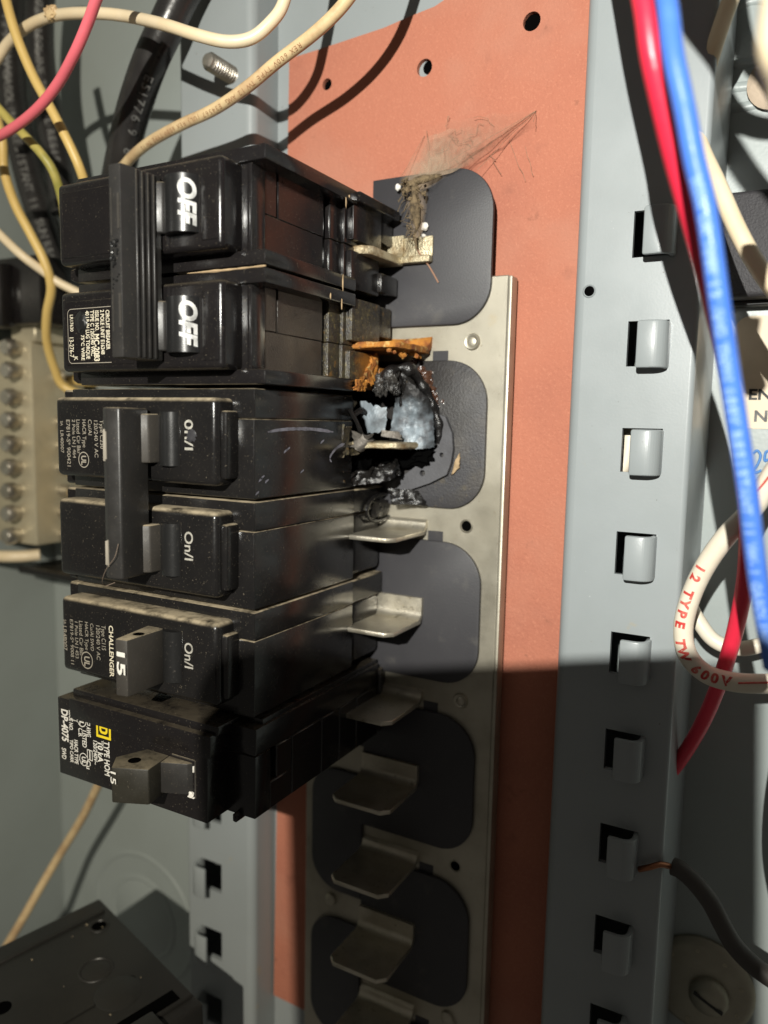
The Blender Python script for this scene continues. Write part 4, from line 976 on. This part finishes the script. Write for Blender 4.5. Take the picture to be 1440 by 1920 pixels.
nb = thing('terminal_bar', 'out of focus pale metal terminal bar with two rows of screws left of the breakers', 'terminal bar', (nb0.x-0.4, (nb0.y+nb1.y)/2, 0.2))
bm = bmesh.new(); box(bm, nb0.x-1.1, nb0.x, nb1.y, nb0.y, -0.75, 0.2, 0.03, 2); obj('bar', bm, 'neutral', nb)
s1 = None
for py in (652, 695, 745, 788, 832, 876, 920, 962, 1004):
    p = at(26, py, 0.3)
    if s1 is None:
        bm = bmesh.new(); lathe(bm, (p.x, p.y), [(0.10, 0.19), (0.10, 0.30), (0.13, 0.31), (0.13, 0.42), (0.10, 0.46), (0, 0.46)], 18); box(bm, p.x-.11, p.x+.11, p.y-.014, p.y+.014, 0.455, 0.468); s1 = (p.copy(), obj('terminal_screw', bm, 'steel', nb))
    else: shift_copy(s1[1], p-s1[0], nb)
s2 = None
for py in (703, 790, 835, 877, 920, 962, 1003):
    p = aty(80, py, 0); p = at(78, py, -0.05)
    if s2 is None:
        bm = bmesh.new(); cyl(bm, (p.y, -0.28), 'x', 0.10, nb0.x-0.01, nb0.x+0.22, 16); s2 = (p.copy(), obj('side_screw', bm, 'steel', nb))
        bm = bmesh.new(); tube(bm, spline([Vector((nb0.x+.1, p.y-.06, -.36)), Vector((nb0.x+.7, p.y-.08, -.34)), Vector((nb0.x+1.6, p.y-.05, -.4))], 6), 0.085, 10); s3 = obj('wire_end', bm, 'w_yellow', nb)
    else:
        shift_copy(s2[1], (0, p.y-s2[0].y, 0), nb); shift_copy(s3, (0, p.y-s2[0].y, 0), nb)
bl = thing('bar_support', 'black plastic support block above the terminal bar at the left edge', 'support block', at(40, 550, 0.2))
a, c = at(-60, 492, 0.4), at(70, 606, 0.4)
bm = bmesh.new(); box(bm, a.x, c.x+.1, c.y, a.y, BACK+.01, 0.4, 0.05, 2); box(bm, a.x, c.x-.5, c.y-.05, a.y-.1, 0.35, 0.6, 0.05, 2); obj('block', bm, 'black', bl)
bm = bmesh.new(); a, c = at(52, 606, 0.2), at(66, 640, 0.2); box(bm, a.x-.4, c.x, c.y, a.y, -.6, .2, .02, 1); obj('block_foot', bm, 'neutral', bl)
bf = thing('plastic_bracket', 'thin black plastic bracket below the terminal bar at the left', 'bracket', at(70, 1078, -.2))
a, c = at(32, 1060, -.2), at(150, 1095, -.2); bm = bmesh.new(); box(bm, a.x, c.x, c.y, a.y, BACK+.01, -.2, .03, 1); obj('foot', bm, 'black', bf)

# ------------------------------------------------------------------ things behind the right-hand rail
a, c = at(1330, 364, -0.75), at(1330, 560, -0.75)
cv = thing('black_cover', 'black textured cover plate behind the blue wire on the right', 'cover plate', (2.6, (a.y+c.y)/2, BACK))
bm = bmesh.new(); box(bm, 1.80, 5.5, c.y, a.y, BACK+.005, -0.75, 0.05, 3); obj('cover', bm, 'black_cover', cv)
bm = bmesh.new(); box(bm, 1.80, 5.5, c.y-0.05, c.y, BACK+.005, -1.0, 0.01, 1); obj('cover_lip', bm, 'ink_black', cv)
# cream sticker with printing
s0 = at(1380, 594, BACK); s1_ = at(1380, 803, BACK)
stk = thing('paper_sticker', 'cream sticker with black capital letters at the right edge', 'sticker', (s0.x+.5, (s0.y+s1_.y)/2, BACK))
bm = bmesh.new(); prism(bm, rrect(s0.x, s0.x+2.4, s1_.y, s0.y, (.12, .14, .02, .12)), 'z', BACK+.002, BACK+.010); obj('label_sheet', bm, 'sticker', stk)
def htext(s, px, py, hgt, m, root, bold=.02, z=BACK+.013, sx=1.0):
    p = at(px, py, z); size = hgt/0.72
    put_text([(s, p, size, (1, 0, 0), (0, 1, 0), bold*size, sx)], m, root)
def hpx(py0, py1, px, z=BACK): return at(px, py0, z).y-at(px, py1, z).y
htext('ENCLOSED', 1402, 749, hpx(729, 749, 1410), 'ink_black', stk, .03, sx=1.15)
htext('No. 12', 1412, 790, hpx(769, 790, 1420), 'ink_grey', stk, .03, sx=1.1)
nt_ = thing('handwritten_mark', 'blue handwritten number on grey steel below the sticker', 'marking', at(1420, 870, BACK))
bm = bmesh.new()
for pl in ([(1412, 850), (1420, 845), (1426, 855), (1420, 872), (1411, 884), (1418, 886), (1428, 882)], [(1446, 845), (1436, 848), (1434, 864), (1442, 862), (1446, 874), (1440, 886), (1432, 884)]):
    tube(bm, spline([at(px, py, BACK+.004) for px, py in pl], 5), 0.014, 6)
obj('pen_stroke', bm, 'ink_blue', nt_)
# putty plug and washer
pc = at(1446, 158, BACK); pl_ = thing('putty_plug', 'round beige putty plug at the upper right edge', 'plug', pc)
bm = bmesh.new(); lathe(bm, (pc.x+.05, pc.y), [(0.26, BACK), (0.27, BACK+.06), (0.22, BACK+.09), (0, BACK+.10)], 32)
for v in bm.verts: v.co.z += 0.03*mnoise.noise(v.co*5)
obj('plug', bm, 'putty', pl_)
bm = bmesh.new()
for (dx, dy) in ((.05, -.05), (-.1, .02), (.12, -.12), (0, -.16)): blob(bm, (pc.x+dx+.05, pc.y+dy, BACK+.10), (.018, .018, .012), 2, .5, 3, int(dx*100+20))
obj('pit', bm, 'ink_black', pl_)
wc = at(1313, 1852, BACK+.1)
wa = thing('large_washer', 'large round zinc washer under a slotted screw in the lower right corner', 'washer', wc)
bm = bmesh.new(); lathe(bm, (wc.x, wc.y), [(0, BACK+.10), (0.49, BACK+.10), (0.53, BACK+.085), (0.57, BACK+.04), (0.57, BACK)], 48); obj('washer_disc', bm, 'washer', wa)
bm = bmesh.new(); lathe(bm, (wc.x+.10, wc.y-.05), [(0.22, BACK+.09), (0.215, BACK+.16), (0.17, BACK+.22), (0.09, BACK+.25), (0, BACK+.255)], 32); sw = obj('screw_head', bm, 'washer', wa)
bm = bmesh.new(); t = bmesh.new(); box(t, -.17, .17, -.016, .016, 0, .03); bmesh.ops.rotate(t, verts=t.verts, cent=(0, 0, 0), matrix=Matrix.Rotation(math.radians(-25), 3, 'Z')); bmesh.ops.translate(t, verts=t.verts, vec=(wc.x+.10, wc.y-.05, BACK+.228)); add_bm(bm, t); obj('screw_slot', bm, 'ink_black', sw)
bm = bmesh.new()
for k in range(9):
    q = 2*math.pi*(k*0.11+.05)
    disc_ring(bm, (wc.x+.44*math.cos(q), wc.y+.44*math.sin(q)), .012, .02, BACK+.106, 14)
obj('stamped_rings', bm, 'neutral', wa)

# ------------------------------------------------------------------ cobweb on the top pad
cw = thing('cobweb', 'dusty cobweb stretched over the top dark pad onto the red paper', 'cobweb', P(800, 300, .05))
def veil(poly, z0, z1, name, edge=0.12, nx=26, amp=0.03, dens=1.0):
    """a thin veil spanning a quad given in picture order, denser in the middle"""
    bm = bmesh.new(); lay = bm.verts.layers.float.new('veil'); A, B, C, D = poly; gr = []
    for i in range(nx+1):
        row = []
        for j in range(nx+1):
            u, v = i/nx, j/nx
            px = (A[0]*(1-u)+B[0]*u)*(1-v)+(D[0]*(1-u)+C[0]*u)*v; py = (A[1]*(1-u)+B[1]*u)*(1-v)+(D[1]*(1-u)+C[1]*u)*v
            zz = z0*(1-v)+z1*v; p = P(px, py, zz)
            p += Vector((0, 0, amp*mnoise.noise(p*3))) + Vector((mnoise.noise(p*6+Vector((5, 0, 0))), mnoise.noise(p*6), 0))*0.04
            vv = bm.verts.new(p); e = min(u, 1-u)*2; vv[lay] = dens*min(1.0, (0.15+e*1.3))*(0.15+0.85*v if dens < .9 else 0.55+.45*v); row.append(vv)
        gr.append(row)
    for i in range(nx):
        for j in range(nx):
            f = bm.faces.new((gr[i][j], gr[i+1][j], gr[i+1][j+1], gr[i][j+1])); f.smooth = True
    return obj(name, bm, 'web', cw)
veil([(800, 232), (1008, 206), (880, 312), (748, 345)], -.15, .10, 'veil', dens=.89)
veil([(815, 245), (960, 232), (870, 300), (770, 340)], -.14, .11, 'veil', dens=.89)
veil([(792, 262), (850, 240), (868, 316), (742, 346)], -.10, .12, 'veil', dens=1.0)
veil([(905, 300), (1006, 208), (1000, 214), (840, 320)], -.12, .08, 'veil', dens=.9)
bm = bmesh.new()
ends = [((1006, 207), (895, 318)), ((1006, 207), (872, 302)), ((1004, 208), (842, 304)), ((800, 245), (806, 320)), ((796, 255), (745, 346)), ((955, 262), (985, 340)), ((985, 275), (1000, 330)), ((1005, 208), (1000, 228))]
for i, (a, c) in enumerate(ends):
    p, q = P(a[0], a[1], -.19), P(c[0], c[1], -.17 if i in (5, 6) else .02)
    mid = [p.lerp(q, k/6)+Vector((random.uniform(-.008, .008), random.uniform(-.008, .008), random.uniform(0, .01))) for k in range(1, 6)]
    tube(bm, spline([p]+mid+[q], 4), 0.0026, 5)
for i in range(9):
    a = (random.uniform(800, 930), random.uniform(215, 300)); c = (a[0]+random.uniform(-50, 50), a[1]+random.uniform(-25, 35))
    p, q = P(a[0], a[1], -.17), P(c[0], c[1], -.13)
    mid = [p.lerp(q, k/4)+Vector((random.uniform(-.05, .05), random.uniform(-.05, .05), 0)) for k in range(1, 4)]
    tube(bm, spline([p]+mid+[q], 4), 0.0022, 4)
M['strand'] = mat('cobweb_strand', (0.30, 0.17, 0.11), 0.9)
o = obj('strand', bm, 'strand', cw); o['kind'] = 'stuff'
bm = bmesh.new()
def wad(pts, seed):
    path = [P(px, py, z) for px, py, z in pts]; path = spline(path, 6)
    return path
path = wad([(752, 346, .13), (768, 344, .16), (785, 338, .17), (812, 332, .14), (828, 328, .10)], 1); tube(bm, path, lambda t: .026*(1-abs(t-.45))+.008, 10, wob=1.3)
path = wad([(778, 338, .14), (776, 362, .20), (778, 390, .22), (782, 420, .22), (778, 444, .18), (782, 470, .16)], 2); tube(bm, path, lambda t: .055*(1-t)**.9*(1.0 if t > .12 else .7+2*t)+.006, 12, wob=1.3)
for i in range(14): blob(bm, P(random.uniform(755, 796), random.uniform(336, 380), random.uniform(.15, .27)), [random.uniform(.012, .03)]*3, 2, .7, 3, i+300)
for i in range(70):
    t0 = random.random(); a = P(774+random.uniform(-16, 14)*(1.3-t0), 340+t0*110, .19); q = a+Vector((random.uniform(-.10, .10), random.uniform(-.16, .06), random.uniform(-.05, .05)))
    tube(bm, spline([a, a.lerp(q, .5)+Vector((random.uniform(-.04, .04), random.uniform(-.04, .04), .02)), q], 4), 0.0035, 4)
obj('dust_wad', bm, 'dustwad', cw)
veil([(748, 344), (838, 326), (806, 352), (768, 372)], .12, .17, 'veil', dens=1.0, nx=16)
veil([(756, 344), (806, 340), (790, 440), (774, 452)], .15, .20, 'veil', dens=1.0, nx=18)
bm = bmesh.new(); blob(bm, P(796, 425, .09), (.045, .045, .04), 3, .2, 2, 5); blob(bm, P(746, 351, .14), (.03, .04, .03), 2, .3, 2, 6); blob(bm, P(794, 442, .09), (.03, .02, .02), 2, .3, 2, 7)
obj('pale_flake', bm, 'flake', cw)
bm = bmesh.new(); tube(bm, spline([P(779, 462, .17), P(790, 480, .12), P(803, 497, .08), P(812, 512, .07), P(822, 530, .065)], 6), .009, 6); obj('strand', bm, 'strand', cw)

# fluff and hairs on the handle of the middle breaker
M['hair'] = mat('dusty_hair', (0.16, 0.12, 0.09), 0.8)
hr = thing('hair', 'fine curled hair hanging from the middle handle tie', 'hair', P(205, 1060, 3.1))
bm = bmesh.new(); tube(bm, spline([P(222, 1020, 3.12), P(215, 1045, 3.15), P(200, 1066, 3.15), P(192, 1088, 3.1), P(198, 1098, 3.0), P(216, 1092, 2.95)], 6), .0035, 5); obj('strand', bm, 'hair', hr)

# ------------------------------------------------------------------ the phone that takes the picture: just behind the lens, its shadow falls on the lower right
ph = thing('smartphone', 'dark smartphone held upright in front of the panel, taking this picture', 'phone', CAM)
def cam_bm(bm):
    for v in bm.verts: v.co = CAM + CM @ v.co
    return bm
bm = bmesh.new(); prism(bm, rrect(-2.645, 0.16, -6.0, 0.80, (.16, .3, .3, .16)), 'z', 0.25, 0.55, r=0.05, seg=2); obj('phone_body', cam_bm(bm), 'phone', ph)
bm = bmesh.new(); cyl(bm, (0, 0), 'z', 0.24, 0.12, 0.26, 28); cyl(bm, (0, -0.7), 'z', 0.24, 0.12, 0.26, 28); cyl(bm, (0, -1.4), 'z', 0.24, 0.12, 0.26, 28); obj('camera_ring', cam_bm(bm), 'phone', ph)
